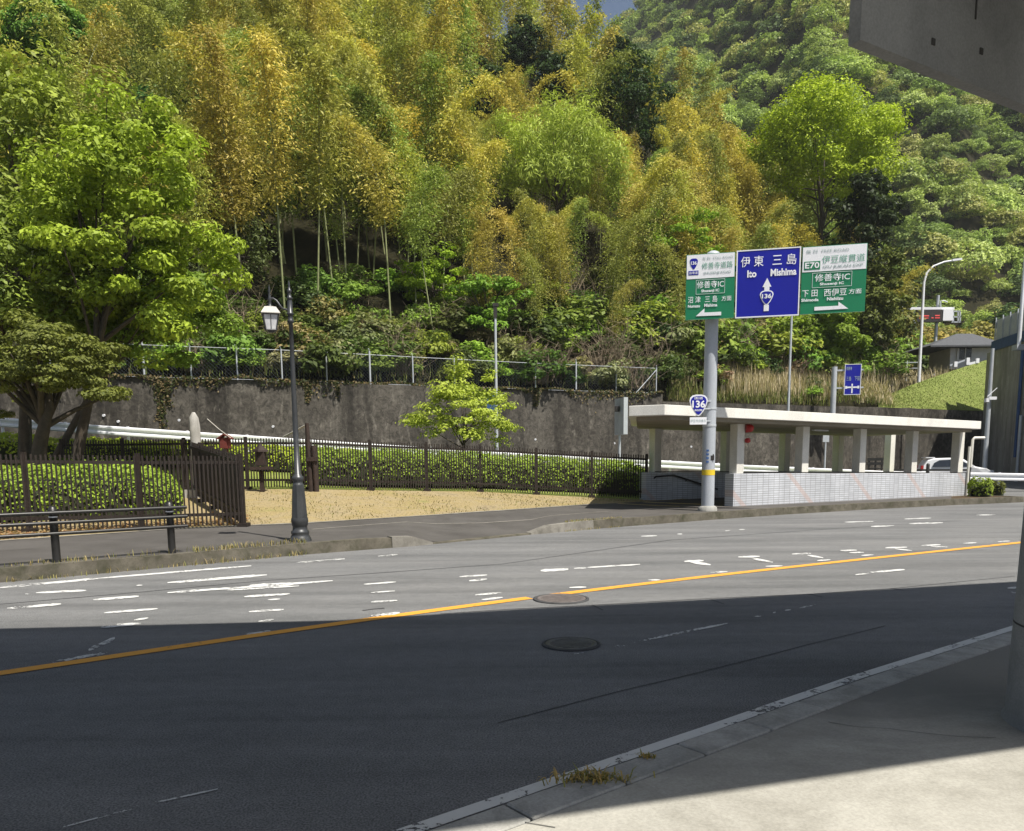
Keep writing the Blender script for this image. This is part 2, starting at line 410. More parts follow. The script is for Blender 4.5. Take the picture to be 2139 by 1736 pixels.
def tile_mat():
    m, nt, bs = nodes_of('white_wall_tile')
    # coursed tiles: run along the wall, rows in z
    ge = nt.nodes.new('ShaderNodeNewGeometry'); sp = nt.nodes.new('ShaderNodeSeparateXYZ')
    nt.links.new(ge.outputs['Position'], sp.inputs[0])
    a = nt.nodes.new('ShaderNodeMath'); a.operation = 'MULTIPLY'; a.inputs[1].default_value = 0.865
    b = nt.nodes.new('ShaderNodeMath'); b.operation = 'MULTIPLY_ADD'; b.inputs[1].default_value = 0.502
    nt.links.new(sp.outputs[0], a.inputs[0]); nt.links.new(sp.outputs[1], b.inputs[0]); nt.links.new(a.outputs[0], b.inputs[2])
    cb = nt.nodes.new('ShaderNodeCombineXYZ'); nt.links.new(b.outputs[0], cb.inputs[0]); nt.links.new(sp.outputs[2], cb.inputs[1])
    br = nt.nodes.new('ShaderNodeTexBrick'); br.offset = 0.0
    nt.links.new(cb.outputs[0], br.inputs['Vector'])
    br.inputs['Scale'].default_value = 1.0; br.inputs['Brick Width'].default_value = 0.235; br.inputs['Row Height'].default_value = 0.068
    br.inputs['Mortar Size'].default_value = 0.007
    br.inputs['Color1'].default_value = (0.60, 0.62, 0.66, 1); br.inputs['Color2'].default_value = (0.52, 0.54, 0.58, 1)
    br.inputs['Mortar'].default_value = (0.24, 0.24, 0.25, 1)
    n = noise(nt, 1.4, 5, 0.6, pos(nt, (1, 1, 0.3)))
    c = mixc(nt, br.outputs['Color'], ramp(nt, n, [(0.35, (0.82,) * 3), (0.65, (1.05,) * 3)]), 1.0, 'MULTIPLY')
    # slanting salmon-coloured bands set in the tile work
    w = nt.nodes.new('ShaderNodeMath'); w.operation = 'MULTIPLY_ADD'; w.inputs[1].default_value = 1.15
    nt.links.new(sp.outputs[2], w.inputs[0]); nt.links.new(b.outputs[0], w.inputs[2])
    md = nt.nodes.new('ShaderNodeMath'); md.operation = 'MODULO'; md.inputs[1].default_value = 2.95
    sb = nt.nodes.new('ShaderNodeMath'); sb.operation = 'SUBTRACT'; sb.inputs[1].default_value = 0.2
    nt.links.new(w.outputs[0], sb.inputs[0]); nt.links.new(sb.outputs[0], md.inputs[0])
    lt = nt.nodes.new('ShaderNodeMath'); lt.operation = 'LESS_THAN'; lt.inputs[1].default_value = 0.22
    nt.links.new(md.outputs[0], lt.inputs[0])
    fm = nt.nodes.new('ShaderNodeMath'); fm.operation = 'MULTIPLY'; fm.inputs[1].default_value = 0.4
    nt.links.new(lt.outputs[0], fm.inputs[0])
    c = mixc(nt, c, (0.50, 0.33, 0.27), fm.outputs[0])
    nt.links.new(c, bs.inputs['Base Color']); bs.inputs['Roughness'].default_value = 0.35
    bump(nt, bs, br.outputs['Fac'], -0.3, 0.01)
    return m
M['tile'] = tile_mat()

def ground_mat(name, stops, scale=1.2, grain=35.0, bst=0.6):
    m, nt, bs = nodes_of(name)
    p = pos(nt)
    a = noise(nt, scale, 7, 0.7, p, 0.4); f = noise(nt, grain, 4, 0.7, p)
    c = ramp(nt, a, stops)
    c = mixc(nt, c, ramp(nt, f, [(0.3, (0.6,) * 3), (0.7, (1.3,) * 3)]), 1.0, 'MULTIPLY')
    nt.links.new(c, bs.inputs['Base Color']); bs.inputs['Roughness'].default_value = 0.95
    bs.inputs['Specular IOR Level'].default_value = 0.1
    bump(nt, bs, f, bst, 0.03)
    return m
M['drygrass'] = ground_mat('dry_grass', [(0.28, (0.19, 0.155, 0.10)), (0.42, (0.31, 0.25, 0.145)), (0.56, (0.30, 0.235, 0.115)), (0.66, (0.27, 0.235, 0.10)), (0.78, (0.17, 0.175, 0.065))], 0.8, 22, 0.3)
M['park'] = ground_mat('park_grass', [(0.3, (0.16, 0.20, 0.05)), (0.55, (0.22, 0.26, 0.06)), (0.75, (0.28, 0.25, 0.11))], 1.0, 30)
M['lawn'] = ground_mat('slope_lawn', [(0.3, (0.14, 0.175, 0.045)), (0.55, (0.18, 0.215, 0.06)), (0.75, (0.24, 0.23, 0.10))], 0.6, 16)
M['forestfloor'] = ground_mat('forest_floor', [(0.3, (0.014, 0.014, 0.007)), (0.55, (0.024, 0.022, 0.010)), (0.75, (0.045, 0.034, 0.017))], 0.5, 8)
M['soil'] = ground_mat('dark_soil', [(0.3, (0.05, 0.035, 0.022)), (0.7, (0.13, 0.095, 0.06))], 2.0, 40)

# ------------------------------------------------------------------ terrain profiles (bearing u = X/Y)
def uof(x): return (x - CX) / FD
def tab(pts):  # pts: list of 3D -> arrays u, Y, z sorted by u
    a = sorted([(p[0] / p[1], p[1], p[2]) for p in pts]); a = np.array(a); return a
# far kerb line: pixel of kerb foot on the road
kerb_px = [(-900, 1303, .2), (-250, 1242, .2), (0, 1217, .2), (150, 1204, .2), (300, 1190, .2), (450, 1176, .2), (620, 1160, .2), (760, 1149, .2), (850, 1142, .18), (905, 1137, .03),
           (1000, 1128, .03), (1110, 1117, .03), (1150, 1113.5, .16), (1240, 1105, .2), (1370, 1095, .2), (1500, 1085, .2), (1640, 1075, .2), (1820, 1064, .2), (2000, 1055, .2), (2110, 1050.5, .2)]
KB = [(g(x, y), h) for x, y, h in kerb_px]
KU = np.array([p[0] / p[1] for p, h in KB]); KY = np.array([p[1] for p, h in KB]); KH = np.array([h for p, h in KB])
SBp = tab([g(-900, 1216, .25), g(-250, 1152, .25), g(0, 1130, .25), g(380, 1104, .25), g(640, 1093, .25), g(1000, 1070, .25), g(1250, 1053, .25), g(1350, 1047.5, .22), g(1500, 1040, .2), g(2200, 1030, .15)])
FN = tab([at(-250, 1030, 23.5), at(150, 1026, 24.2), at(510, 1022, 24), at(650, 1022, 24), at(1000, 1027, 26.5), at(1350, 1045, 27), at(1700, 1042, 29.5), at(2100, 1038, 31)])
RAILPX = [(-250, 852, 29.5), (0, 872, 30), (200, 888, 30.5), (450, 905, 31.5), (700, 922, 32.6), (900, 935, 33.6), (1100, 948, 34.6), (1350, 960, 36), (1550, 971, 36.5), (1850, 984, 36.5), (2139, 989, 36), (2400, 990, 35)]
RAIL = [at(*p) for p in RAILPX]
RR = tab(RAIL)
WALLPX = [(-300, 760, 32.5), (0, 778, 33), (250, 788, 33.7), (600, 797, 35.8), (1100, 815, 41), (1384, 823, 44)]
WALL2PX = [(1384, 838, 44), (1600, 845, 47), (1900, 853, 52), (2075, 860, 55)]
WT = tab([at(*p) for p in WALLPX] + [at(1386, 838, 44)] + [at(*p) for p in WALL2PX[1:]] + [at(2400, 865, 57)])
def kY(u): return np.interp(u, KU, KY)
def kH(u): return np.interp(u, KU, KH)
def I(t, u, c): return float(np.interp(u, t[:, 0], t[:, c]))

def far_profile(u):
    """list of (Y,z) from kerb to the guardrail"""
    y0 = float(kY(u)) + 0.16; z0 = float(kH(u)) - .004
    ys = max(I(SBp, u, 1), y0 + .5); zs = I(SBp, u, 2)
    yf = max(I(FN, u, 1), ys + 1.0); zf = I(FN, u, 2)
    yr = max(I(RR, u, 1) - .35, yf + 2); zr = I(RR, u, 2) - .85
    yh = yf + (yr - yf) * .55; zh = zf + (zr - zf) * (.45 if u < 0 else .4)
    return [(y0, z0), (ys, zs), (yf, zf), (yh, zh), (yr, zr)]
def gz(X, Y):
    u = X / Y; p = far_profile(u)
    return float(np.interp(Y, [a for a, b in p], [b for a, b in p]))

CREST = np.array([(-1.0, 105, 66), (-.6, 105, 64), (-.3, 103, 61), (0, 96, 49), (.05, 90, 40.5), (.10, 84, 34.5), (.16, 80, 31), (.21, 76, 27.5), (.31, 70, 19.5), (.38, 66, 14.5),
                  (.43, 63, 10.5), (.50, 61, 8.6), (.58, 61, 8.8), (.9, 61, 8.6)])
def hill(u, Y):
    yw = I(WT, u, 1); zw = I(WT, u, 2); yc = I(CREST, u, 1); zc = I(CREST, u, 2)
    dz = 1.3 * min(1, max(0, (u - .465) / .02)) * min(1, max(0, Y - yw))
    if Y <= yc: t = (Y - yw) / (yc - yw); return zw - .06 - dz + (zc - zw) * (t ** (1.08 if u < .4 else .8) if t > 0 else 0)
    return zc - dz - (Y - yc) * .18
US = np.linspace(-1.22, .80, 200)

# base sheet and road
mb = MB(); mb.add([(-1500, -600, -1.2), (1500, -600, -1.2), (1500, 1800, -1.2), (-1500, 1800, -1.2)], [(0, 1, 2, 3)])
struct('ground', mb, M['forestfloor'])
mb = MB(); mb.grid([[(x, y, 0.0) for x in np.linspace(-60, 75, 28)] for y in np.linspace(-30, 60, 20)], False)
road = struct('road', mb, M['road'])

# far side: sidewalk, verge, park, ramp
UFAR = US[US < .56]
mb = MB(); rows = []
for k in range(5):
    row = []
    for u in UFAR:
        p = far_profile(u); t = k / 4
        row.append((u * (p[0][0] + t * (p[1][0] - p[0][0])), p[0][0] + t * (p[1][0] - p[0][0]), p[0][1] + t * (p[1][1] - p[0][1])))
    rows.append(row)
mb.grid(rows); struct('sidewalk', mb, M['sidewalk'])
mb = MB(); rows = []
for k in range(9):
    rows.append([(u * Y, Y, z) for u in UFAR for p in [far_profile(u)] for t in [k / 8] for Y in [p[1][0] + t * (p[2][0] - p[1][0])] for z in [p[1][1] + t * (p[2][1] - p[1][1]) + (0.035 * math.sin(u * 47 + k * 1.7) * math.sin(k * 1.1) if 0 < k < 8 else 0)]])
mb.grid(rows); struct('verge', mb, M['drygrass'])
mb = MB(); rows = []
for k in range(9):
    rows.append([(u * Y, Y, z) for u in UFAR for p in [far_profile(u)] for Y, z in [(np.interp(k / 8, [0, .5, 1], [p[2][0], p[3][0], p[4][0]]), np.interp(k / 8, [0, .5, 1], [p[2][1], p[3][1], p[4][1]]))]])
mb.grid(rows); struct('park_lawn', mb, M['park'])
# ramp behind the guardrail, up to the wall
mb = MB(); rows = []
for k in range(3):
    row = []
    for u in US:
        p = far_profile(u); yr, zr = p[4]; yw = max(I(WT, u, 1) + .1, yr + 1); t = k / 2
        zr2 = max(zr, .012)
        row.append((u * (yr + t * (yw - yr)), yr + t * (yw - yr), zr2 + .05 * t))
    rows.append(row)
mb.grid(rows); struct('ramp_road', mb, M['road'])

# kerb along the far side
pts = [p for p, h in KB]; hs = [h for p, h in KB]
end = pts[-1]
def strip_box(mb, pts, hs, w0=-.0, w1=.18, zb=-.05, nrm_sign=1):
    n = len(pts); nv = []
    for i in range(n):
        d = np.array(pts[min(i + 1, n - 1)])[:2] - np.array(pts[max(i - 1, 0)])[:2]; d /= np.linalg.norm(d)
        nv.append(np.array([-d[1], d[0]]) * nrm_sign)
    vs = []
    for p, h, q in zip(pts, hs, nv):
        a = np.array(p)[:2] + q * w0; b = np.array(p)[:2] + q * w1
        vs += [(a[0], a[1], zb), (a[0] + q[0] * .02, a[1] + q[1] * .02, h), (b[0], b[1], h), (b[0], b[1], zb)]
    fs = []
    for i in range(n - 1):
        for k in range(3): fs.append((i * 4 + k, (i + 1) * 4 + k, (i + 1) * 4 + k + 1, i * 4 + k + 1))
    fs += [(0, 1, 2, 3), (n * 4 - 4, n * 4 - 1, n * 4 - 2, n * 4 - 3)]
    mb.add(vs, fs)
def dense(pts, hs, step=.6):
    P = []; H = []
    for i in range(len(pts) - 1):
        a, b = np.array(pts[i]), np.array(pts[i + 1]); m = max(1, int(np.linalg.norm(b - a) / step))
        for k in range(m):
            t = k / m; P.append(a + (b - a) * t); H.append(hs[i] + (hs[i + 1] - hs[i]) * t)
    P.append(np.array(pts[-1])); H.append(hs[-1]); return P, H
P_, H_ = dense(pts, hs)
mb = MB(); strip_box(mb, P_, [h + rnd.uniform(-.008, .008) for h in H_]); 
# island tip turns back
tip = [end, end + np.array([.7, .35, 0]), end + np.array([.75, 1.2, 0]), end + np.array([.2, 2.2, 0]), end + np.array([-.9, 3.4, 0])]
P2, H2 = dense(tip, [.2, .19, .18, .18, .18], .4)
strip_box(mb, P2, H2)
struct('kerb', mb, M['oldkerb'])
# pale end stones where the kerb drops
mb = MB()
for (xa, ya, xb, yb, h0, h1) in [(1150, 1113.5, 1240, 1105, .17, .205), (820, 1144.5, 862, 1141, .205, .185)]:
    a, b = g(xa, ya), g(xb, yb)
    PP, HH = dense([a, b], [h0 + .004, h1 + .004], .5)
    strip_box(mb, PP, HH, -.006, .19)
for (xa, ya, xb, yb) in [(862, 1141, 905, 1137), (1110, 1117, 1150, 1113.5)]:
    a, b = g(xa, ya), g(xb, yb); up_first = xa < 900
    PP, HH = dense([a, b], [.19, .04] if up_first else [.04, .17], .5); strip_box(mb, PP, HH, -.006, .2)
struct('kerb_ramp', mb, M['kerbpale'])
# island soil beyond the shelter
mb = MB(); isl = [np.array([13.6, 25.9]), end[:2] + (0, .15), np.array(P2[2][:2]), np.array(P2[-4][:2]), np.array(P2[-1][:2]), np.array([15.4, 30.8]), np.array([14.0, 28])]
mb.prism([tuple(p) for p in isl], -.05, .165); struct('island_soil', mb, M['soil'])
# pale joint line in the sidewalk and along its back edge
def gstrip(mb, pxs, w, zf, lift=.006):
    """strip of world width w following pixels on height zf(u,Y)"""
    P = [g(x, y, z) for x, y, z in pxs]; n = len(P); vs = []
    for i in range(n):
        d = P[min(i + 1, n - 1)] - P[max(i - 1, 0)]; d /= np.linalg.norm(d); q = np.array([-d[1], d[0], 0])
        for sgn in (-.5, .5):
            r = P[i] + q * w * sgn; z = zf(r) if zf else P[i][2]
            vs.append((r[0], r[1], z + lift))
    mb.add(vs, [(2 * i, 2 * i + 2, 2 * i + 3, 2 * i + 1) for i in range(n - 1)])
swz = lambda r: gz(r[0], r[1])
mb = MB(); gstrip(mb, [(x, np.interp(x, [650, 850, 1000, 1130, 1280], [1107, 1091, 1086, 1077, 1068]), .22) for x in range(650, 1290, 20)], .10, swz)
struct('sidewalk_joint', mb, M['kerbpale'])
mb = MB()
gstrip(mb, [(x, np.interp(x, [-100, 0, 380, 640, 1000, 1250], [1138, 1129, 1103, 1092, 1069, 1052]), .26) for x in range(-100, 1260, 25)], .14, swz, .01)
struct('sidewalk_edging', mb, M['kerbpale'])
mb = MB()
gstrip(mb, [(x, np.interp(x, [1345, 1480], [1049, 1053]), .22) for x in range(1345, 1485, 10)], .3, swz, .008)
gstrip(mb, [(x, np.interp(x, [1290, 1420], [1053, 1057]), .22) for x in range(1290, 1425, 10)], .16, swz, .008)
struct('tactile_paving', mb, M['paint_yellow'])

# near side: kerb, gutter, concrete pavement
nk_px = [(1069.5, 1644.5), (1260, 1581), (1454.5, 1517), (1620, 1460), (1769, 1409.6), (1950, 1354), (2119.6, 1302)]
nk = [g(*p) for p in nk_px]
d0 = nk[0] - nk[1]; d0 /= np.linalg.norm(d0); d1 = nk[-1] - nk[-2]; d1 /= np.linalg.norm(d1)
NK = [nk[0] + d0 * 14, nk[0] + d0 * 5, nk[0] + d0 * 1.5] + nk + [nk[-1] + d1 * 3 + np.array([0, -.2, 0]), nk[-1] + d1 * 12 + np.array([0, -2.5, 0]), nk[-1] + d1 * 30 + np.array([0, -14, 0])]
def offs(pts, w):
    out = []; n = len(pts)
    for i in range(n):
        d = pts[min(i + 1, n - 1)] - pts[max(i - 1, 0)]; d = d / np.linalg.norm(d); q = np.array([d[1], -d[0], 0])   # to the right of travel = towards camera
        out.append(pts[i] + q * w)
    return out
def ribbon(mb, pts, wa, wb, z):
    A = offs(pts, wa); B = offs(pts, wb); n = len(pts)
    vs = [(p[0], p[1], z) for p in A] + [(p[0], p[1], z) for p in B]
    mb.add(vs, [(i, n + i, n + i + 1, i + 1) for i in range(n - 1)])
NKd, _ = dense(NK, [0] * len(NK), .8)
mb = MB(); ribbon(mb, NKd, .04, .128, .005)
edge_line = build('edge_line', mb, M['paint_edge'], road)
mb = MB(); ribbon(mb, NKd, .15, .20, .004); build('gutter_joint', mb, M['crack'], road)
# kerb stones with joints
mb = MB()
acc = 0
A = offs(NKd, .20); 
seg = []
L = [0]
for i in range(len(NKd) - 1): L.append(L[-1] + np.linalg.norm(NKd[i + 1] - NKd[i]))
L = np.array(L); NKa = np.array(NKd)
def along(s): return np.array([np.interp(s, L, NKa[:, k]) for k in range(3)])
s = 0.0
while s < L[-1] - .7:
    a, b = along(s + .006), along(s + .594)
    dd = (b - a) / np.linalg.norm(b - a); q = np.array([dd[1], -dd[0], 0])
    c = (a + b) / 2 + q * (.20 + .10)
    mb.box((c[0], c[1], -.02 + rnd.uniform(-.002, .003)), (np.linalg.norm(b - a), .2, .13), axes=(dd, q, (0, 0, 1)))
    s += .6
o = struct('near_kerb', mb, M['kerbstone']); bevel(o, .008, 1)
mb = MB(); A = offs(NKd, .405); n = len(A)
poly = [(p[0], p[1]) for p in A] + [(60, -30), (-30, -30)]
mb.add([(x, y, .035) for x, y in poly] + [(x, y, -.1) for x, y in poly], [tuple(range(len(poly)))] + [(i, i + len(poly), (i + 1) % len(poly) + len(poly), (i + 1) % len(poly)) for i in range(len(poly))])
struct('pavement', mb, M['pavement'])
# joints of the pavement slabs (tapered dark hairlines)
mb = MB()
def hair(mb, pxs, w, z):
    P = [g(x, y, z) for x, y in pxs]; n = len(P); vs = []
    for i in range(n):
        d = P[min(i + 1, n - 1)] - P[max(i - 1, 0)]; d /= np.linalg.norm(d); q = np.array([-d[1], d[0], 0])
        ww = w * rnd.uniform(.6, 1.3)
        for sgn in (-.5, .5): r = P[i] + q * ww * sgn; vs.append((r[0], r[1], z))
    mb.add(vs, [(2 * i, 2 * i + 2, 2 * i + 3, 2 * i + 1) for i in range(n - 1)])
hair(mb, [(1730, 1508), (1790, 1518), (1860, 1522), (1930, 1531), (2000, 1538), (2080, 1541)], .006, .039)
hair(mb, [(1060, 1703), (1100, 1718), (1160, 1728)], .008, .039)
struct('pavement_crack', mb, M['crack'])

# road markings -------------------------------------------------------
def jag(mb, p0, p1, t, z=.005, n=None):
    """painted dash between two pixels, t = apparent thickness in pixels, with ragged edges; lies on the road"""
    n = n or max(3, int(abs(p1[0] - p0[0]) / 9))
    a = []; b = []
    for i in range(n + 1):
        s = i / n; x = p0[0] + (p1[0] - p0[0]) * s; y = p0[1] + (p1[1] - p0[1]) * s
        e = min(1, 4 * min(s, 1 - s) + .45)
        a.append(g(x, y - t / 2 * e * rnd.uniform(.7, 1.1), 0)); b.append(g(x, y + t / 2 * e * rnd.uniform(.7, 1.1), 0))
    vs = [(p[0], p[1], z) for p in a] + [(p[0], p[1], z) for p in b]
    mb.add(vs, [(i, n + 1 + i, n + 2 + i, i + 1) for i in range(n)])
def z7(x, y): return (x / 2, 1114 + y / 2)
def z8(x, y): return (1069.5 + x / 2, 1069.5 + y / 2)
dash7 = [((0, 228), (410, 190), 9), ((405, 190), (1050, 137), 6), ((700, 208), (1115, 175), 10), ((700, 250), (1390, 200), 9), ((1040, 222), (1230, 213), 15), ((950, 240), (1250, 222), 6),
         ((150, 250), (360, 240), 8), ((30, 315), (255, 297), 10), ((390, 280), (580, 265), 10), ((435, 335), (660, 317), 8), ((420, 395), (570, 383), 9), ((1020, 268), (1210, 255), 9),
         ((1120, 279), (1170, 276), 5), ((1040, 330), (1185, 320), 8), ((1520, 215), (1655, 205), 6), ((1550, 250), (1650, 243), 5), ((1550, 290), (1660, 283), 7), ((1550, 348), (1670, 335), 10),
         ((1920, 183), (2035, 175), 6), ((1960, 200), (2035, 193), 9), ((1985, 260), (2095, 250), 7), ((2010, 280), (2100, 270), 8), ((570, 220), (595, 219), 4), ((105, 256), (125, 255), 4)]
dash8 = [((120, 246), (235, 240), 12), ((260, 237), (535, 220), 6), ((720, 208), (800, 205), 9), ((745, 210), (830, 222), 11), ((945, 190), (1035, 187), 7), ((1000, 195), (1090, 212), 8),
         ((1060, 228), (1130, 226), 6), ((1170, 177), (1250, 174), 6), ((1235, 182), (1300, 193), 7), ((1275, 205), (1330, 201), 6), ((1370, 163), (1440, 161), 6), ((1410, 172), (1470, 170), 5),
         ((1460, 183), (1510, 180), 5), ((1560, 151), (1650, 148), 6), ((1600, 155), (1670, 163), 5), ((1710, 142), (1790, 138), 6), ((1750, 145), (1820, 148), 5), ((1885, 133), (1940, 130), 5),
         ((2030, 125), (2080, 122), 4), ((830, 253), (900, 251), 6), ((570, 286), (620, 285), 6), ((240, 318), (310, 316), 7), ((1435, 265), (1520, 252), 7), ((1515, 253), (1640, 243), 8),
         ((540, 102), (605, 100), 4), ((690, 93), (712, 93), 3), ((890, 80), (912, 78), 3), ((948, 75), (972, 74), 3), ((1500, 62), (1595, 58), 4), ((1660, 50), (1800, 46), 5),
         ((1390, 43), (1510, 40), 3), ((1640, 30), (1750, 26), 3), ((1940, 14), (2020, 12), 3), ((2070, 320), (2115, 317), 8), ((2085, 335), (2112, 345), 9)]
worn = [(z7(1020, 425), z7(1130, 410), 6), (z7(1080, 370), z7(1150, 362), 6), (z7(220, 540), z7(450, 500), 10), (z7(370, 490), z7(480, 440), 16), (z7(480, 385), z7(590, 380), 9), (z7(560, 365), z7(620, 355), 6),
        (z7(1240, 123), z7(1440, 108), 5), (z7(1580, 97), z7(1660, 90), 4), (z8(430, 562), z8(480, 558), 5), (z8(510, 546), z8(900, 467), 7), (z8(1010, 440), z8(1040, 437), 4), (z8(1090, 423), z8(1105, 421), 3),
        (z8(1140, 413), z8(1165, 410), 4), (z8(1200, 403), z8(1270, 388), 4), (z8(250, 595), z8(300, 590), 4), ((120, 1733), (285, 1689), 4), ((255, 1694), (455, 1650), 5)]
mb = MB()
for i_, (a, b, t) in enumerate(dash7): jag(mb, z7(*a), z7(*b), t / 2 * .9 + .6, .005 + .0006 * (i_ % 6))
for i_, (a, b, t) in enumerate(dash8): jag(mb, z8(*a), z8(*b), t / 2 * .9 + .5, .005 + .0006 * (i_ % 6))
build('lane_marking', mb, M['paint'], road)
mb = MB()
for a, b, t in worn: jag(mb, a, b, t / 2 + 1.0, .0055)
build('worn_marking', mb, M['paint_worn'], road)
# orange centre line
cl = [(-260, 1444), (0, 1408), (250, 1370), (500, 1333), (800, 1291), (1000, 1263), (1108, 1249)]
cl2 = [(1152, 1243.5), (1300, 1225), (1500, 1203.5), (1700, 1180.5), (1900, 1157.5), (2130, 1133), (2300, 1116)]
mb = MB()
def smooth_px(pts, n=40):
    pts = np.array(pts, float); xs = np.linspace(pts[0, 0], pts[-1, 0], n)
    co = np.polyfit(pts[:, 0], pts[:, 1], 3); return [(x, np.polyval(co, x)) for x in xs]
allc = np.array(cl + cl2); co = np.polyfit(allc[:, 0], allc[:, 1], 4)
for lo, hi in ((-260, 1106), (1156, 2300)):
    gstrip(mb, [(x, np.polyval(co, x), 0) for x in np.linspace(lo, hi, 50)], .155, None, .006)
pa = g(-260, np.polyval(co, -260)); pb_ = g(-200, np.polyval(co, -200)); dl_ = (pa - pb_) / np.linalg.norm(pa - pb_); ql = np.array([-dl_[1], dl_[0], 0]) * .0775
far_l = pa + dl_ * 30
mb.add([(*(pa - ql)[:2], .006), (*(pa + ql)[:2], .006), (*(far_l + ql)[:2], .006), (*(far_l - ql)[:2], .006)], [(0, 1, 2, 3)])
pa = g(2300, np.polyval(co, 2300)); pb_ = g(2240, np.polyval(co, 2240)); dl_ = (pa - pb_) / np.linalg.norm(pa - pb_); ql = np.array([-dl_[1], dl_[0], 0]) * .0775
far_l = pa + dl_ * 20
mb.add([(*(pa - ql)[:2], .006), (*(pa + ql)[:2], .006), (*(far_l + ql)[:2], .006), (*(far_l - ql)[:2], .006)], [(0, 1, 2, 3)])
build('centre_line', mb, M['paint_orange'], road)
# tar seams and cracks
mb = MB()
hair(mb, [(z8(*p)) for p in [(-60, 880), (60, 850), (250, 800), (450, 748), (700, 690), (950, 628), (1100, 590), (1250, 550), (1400, 515), (1560, 475)]], .014, .003)
hair(mb, [(0, 1262), (300, 1236), (560, 1212), (800, 1196), (1050, 1178), (1400, 1128), (1700, 1107), (2000, 1088)], .035, .003)
hair(mb, [z8(335, 388), z8(380, 410)], .03, .003); hair(mb, [z8(830, 365), z8(885, 384)], .03, .003)
hair(mb, [z8(1240, 342), z8(1295, 355)], .03, .003); hair(mb, [z8(1580, 318), z8(1630, 326)], .03, .003)
hair(mb, [z8(-300, 425), z8(0, 405), z8(350, 388), z8(800, 362), z8(1250, 342), z8(1600, 318), z8(2100, 268)], .02, .003)
hair(mb, [z7(1515, 322), z7(1560, 316), z7(1605, 312)], .05, .004)
build('tar_seam', mb, M['seam'], road)
def manhole(px, py, r, mat, label):
    c = g(px, py)
    t = Thing('manhole_cover', label, 'manhole cover', c)
    mb = MB(); mb.lathe((c[0], c[1], .002), [(r, 0), (r, .012), (r * .9, .014), (r * .9, .008)], 40); t.part('frame', mb, M['seam'])
    mb = MB(); mb.lathe((c[0], c[1], .003), [(r * .88, 0), (r * .88, .013), (r * .8, .014), (r * .78, .011), (.01, .011)], 36)
    for k in range(-4, 5):
        w = math.sqrt(max(0, (r * .72) ** 2 - (k * r * .16) ** 2))
        if w > .05: mb.box((c[0], c[1] + k * r * .16, .014), (2 * w, r * .06, .006))
    t.part('lid', mb, mat)
manhole(1193, 1347, .255, M['iron'], 'dark grey round manhole cover in the shaded lane of the road')
manhole(1172, 1252, .325, M['rustiron'], 'faintly reddish round manhole cover lying on the orange centre line')

# ------------------------------------------------------------------ viaduct over the camera (casts the shade)
DZ0, DZ1 = 6.0, 6.5
front_sh = [g(0, 1313)[:2], g(700, 1296)[:2], g(1100, 1272)[:2], g(1300, 1262)[:2], g(1700, 1240)[:2], g(2120, 1215)[:2]]
back_sh = [g(960, 1736, .035)[:2], g(2139, 1563, .035)[:2]]
fr = [p - SHIFT * DZ1 for p in front_sh]; bk = [p - SHIFT * (DZ0 - .035) for p in back_sh]
e0 = fr[0] + (fr[0] - fr[1]) * 3; e1 = fr[-1] + (fr[-1] - fr[-2]) * 4
bd = (bk[1] - bk[0]); b0 = bk[0] - bd * 4; b1 = bk[1] + bd * 5
deck_poly = [tuple(b0)] + [tuple(bk[0]), tuple(bk[1])] + [tuple(b1), tuple(e1)] + [tuple(p) for p in fr[::-1]] + [tuple(e0)]
pier_c = g(2112, 1535, .035) + np.array([.61, .10, 0])
t = Thing('viaduct', 'grey concrete viaduct end overhead with its round pier on the pavement', 'bridge', (pier_c[0], pier_c[1], .035))
mb = MB(); mb.prism(deck_poly, DZ0, DZ1); t.part('deck', mb, M['deckconc'])
# fascia girder seen at the upper right
c0 = at(1797, 83, 4.6); zb = c0[2]
dr = ray(2139, 219); c1 = EYE + dr * ((zb - 1.6) / dr[2])
dd = (c1 - c0); dd[2] = 0; Lg = np.linalg.norm(dd); dd /= Lg; q = np.array([-dd[1], dd[0], 0])
mb = MB()
gp = [c0[:2], (c0 + dd * 3.0)[:2], (c0 + dd * 3.0 + q * .075)[:2], (c0 + q * .075)[:2]]
mb.prism([tuple(p) for p in gp], zb, DZ0 - .002)
gir = t.part('fascia_girder', mb, M['deckconc'])
mb = MB()
for dx in (.27, 1.04, 1.84, 2.62): # form joints
    p = c0 + dd * dx; mb.box((p[0] - q[0] * .001, p[1] - q[1] * .001, (zb + DZ0) / 2 + .18), (.012, .008, DZ0 - zb - .36), axes=(dd, q, (0, 0, 1)))
for dx, dz in ((.64, .14), (1.12, .2), (.64, .66), (1.64, .25)):
    p = c0 + dd * dx; mb.box((p[0] - q[0] * .001, p[1] - q[1] * .001, zb + dz), (.03, .012, .035), axes=(dd, q, (0, 0, 1)))
t.part('formwork_mark', mb, M['crack'], gir)
mb = MB(); mb.lathe((pier_c[0], pier_c[1], .03), [(.52, 0), (.515, .02), (.50, .05), (.475, 1.5), (.44, DZ0 - .04)], 40)
pier = t.part('pier', mb, M['deckconc'])
mb = MB()
for zz in (.62, 1.85, 3.1):
    mb = MB(); mb.lathe((pier_c[0], pier_c[1], zz), [(.5015 - zz * .0168, 0), (.5030 - zz * .0168, .006), (.5015 - zz * .0168, .012)], 40)
    t.part('formwork_mark', mb, M['crack'], pier)

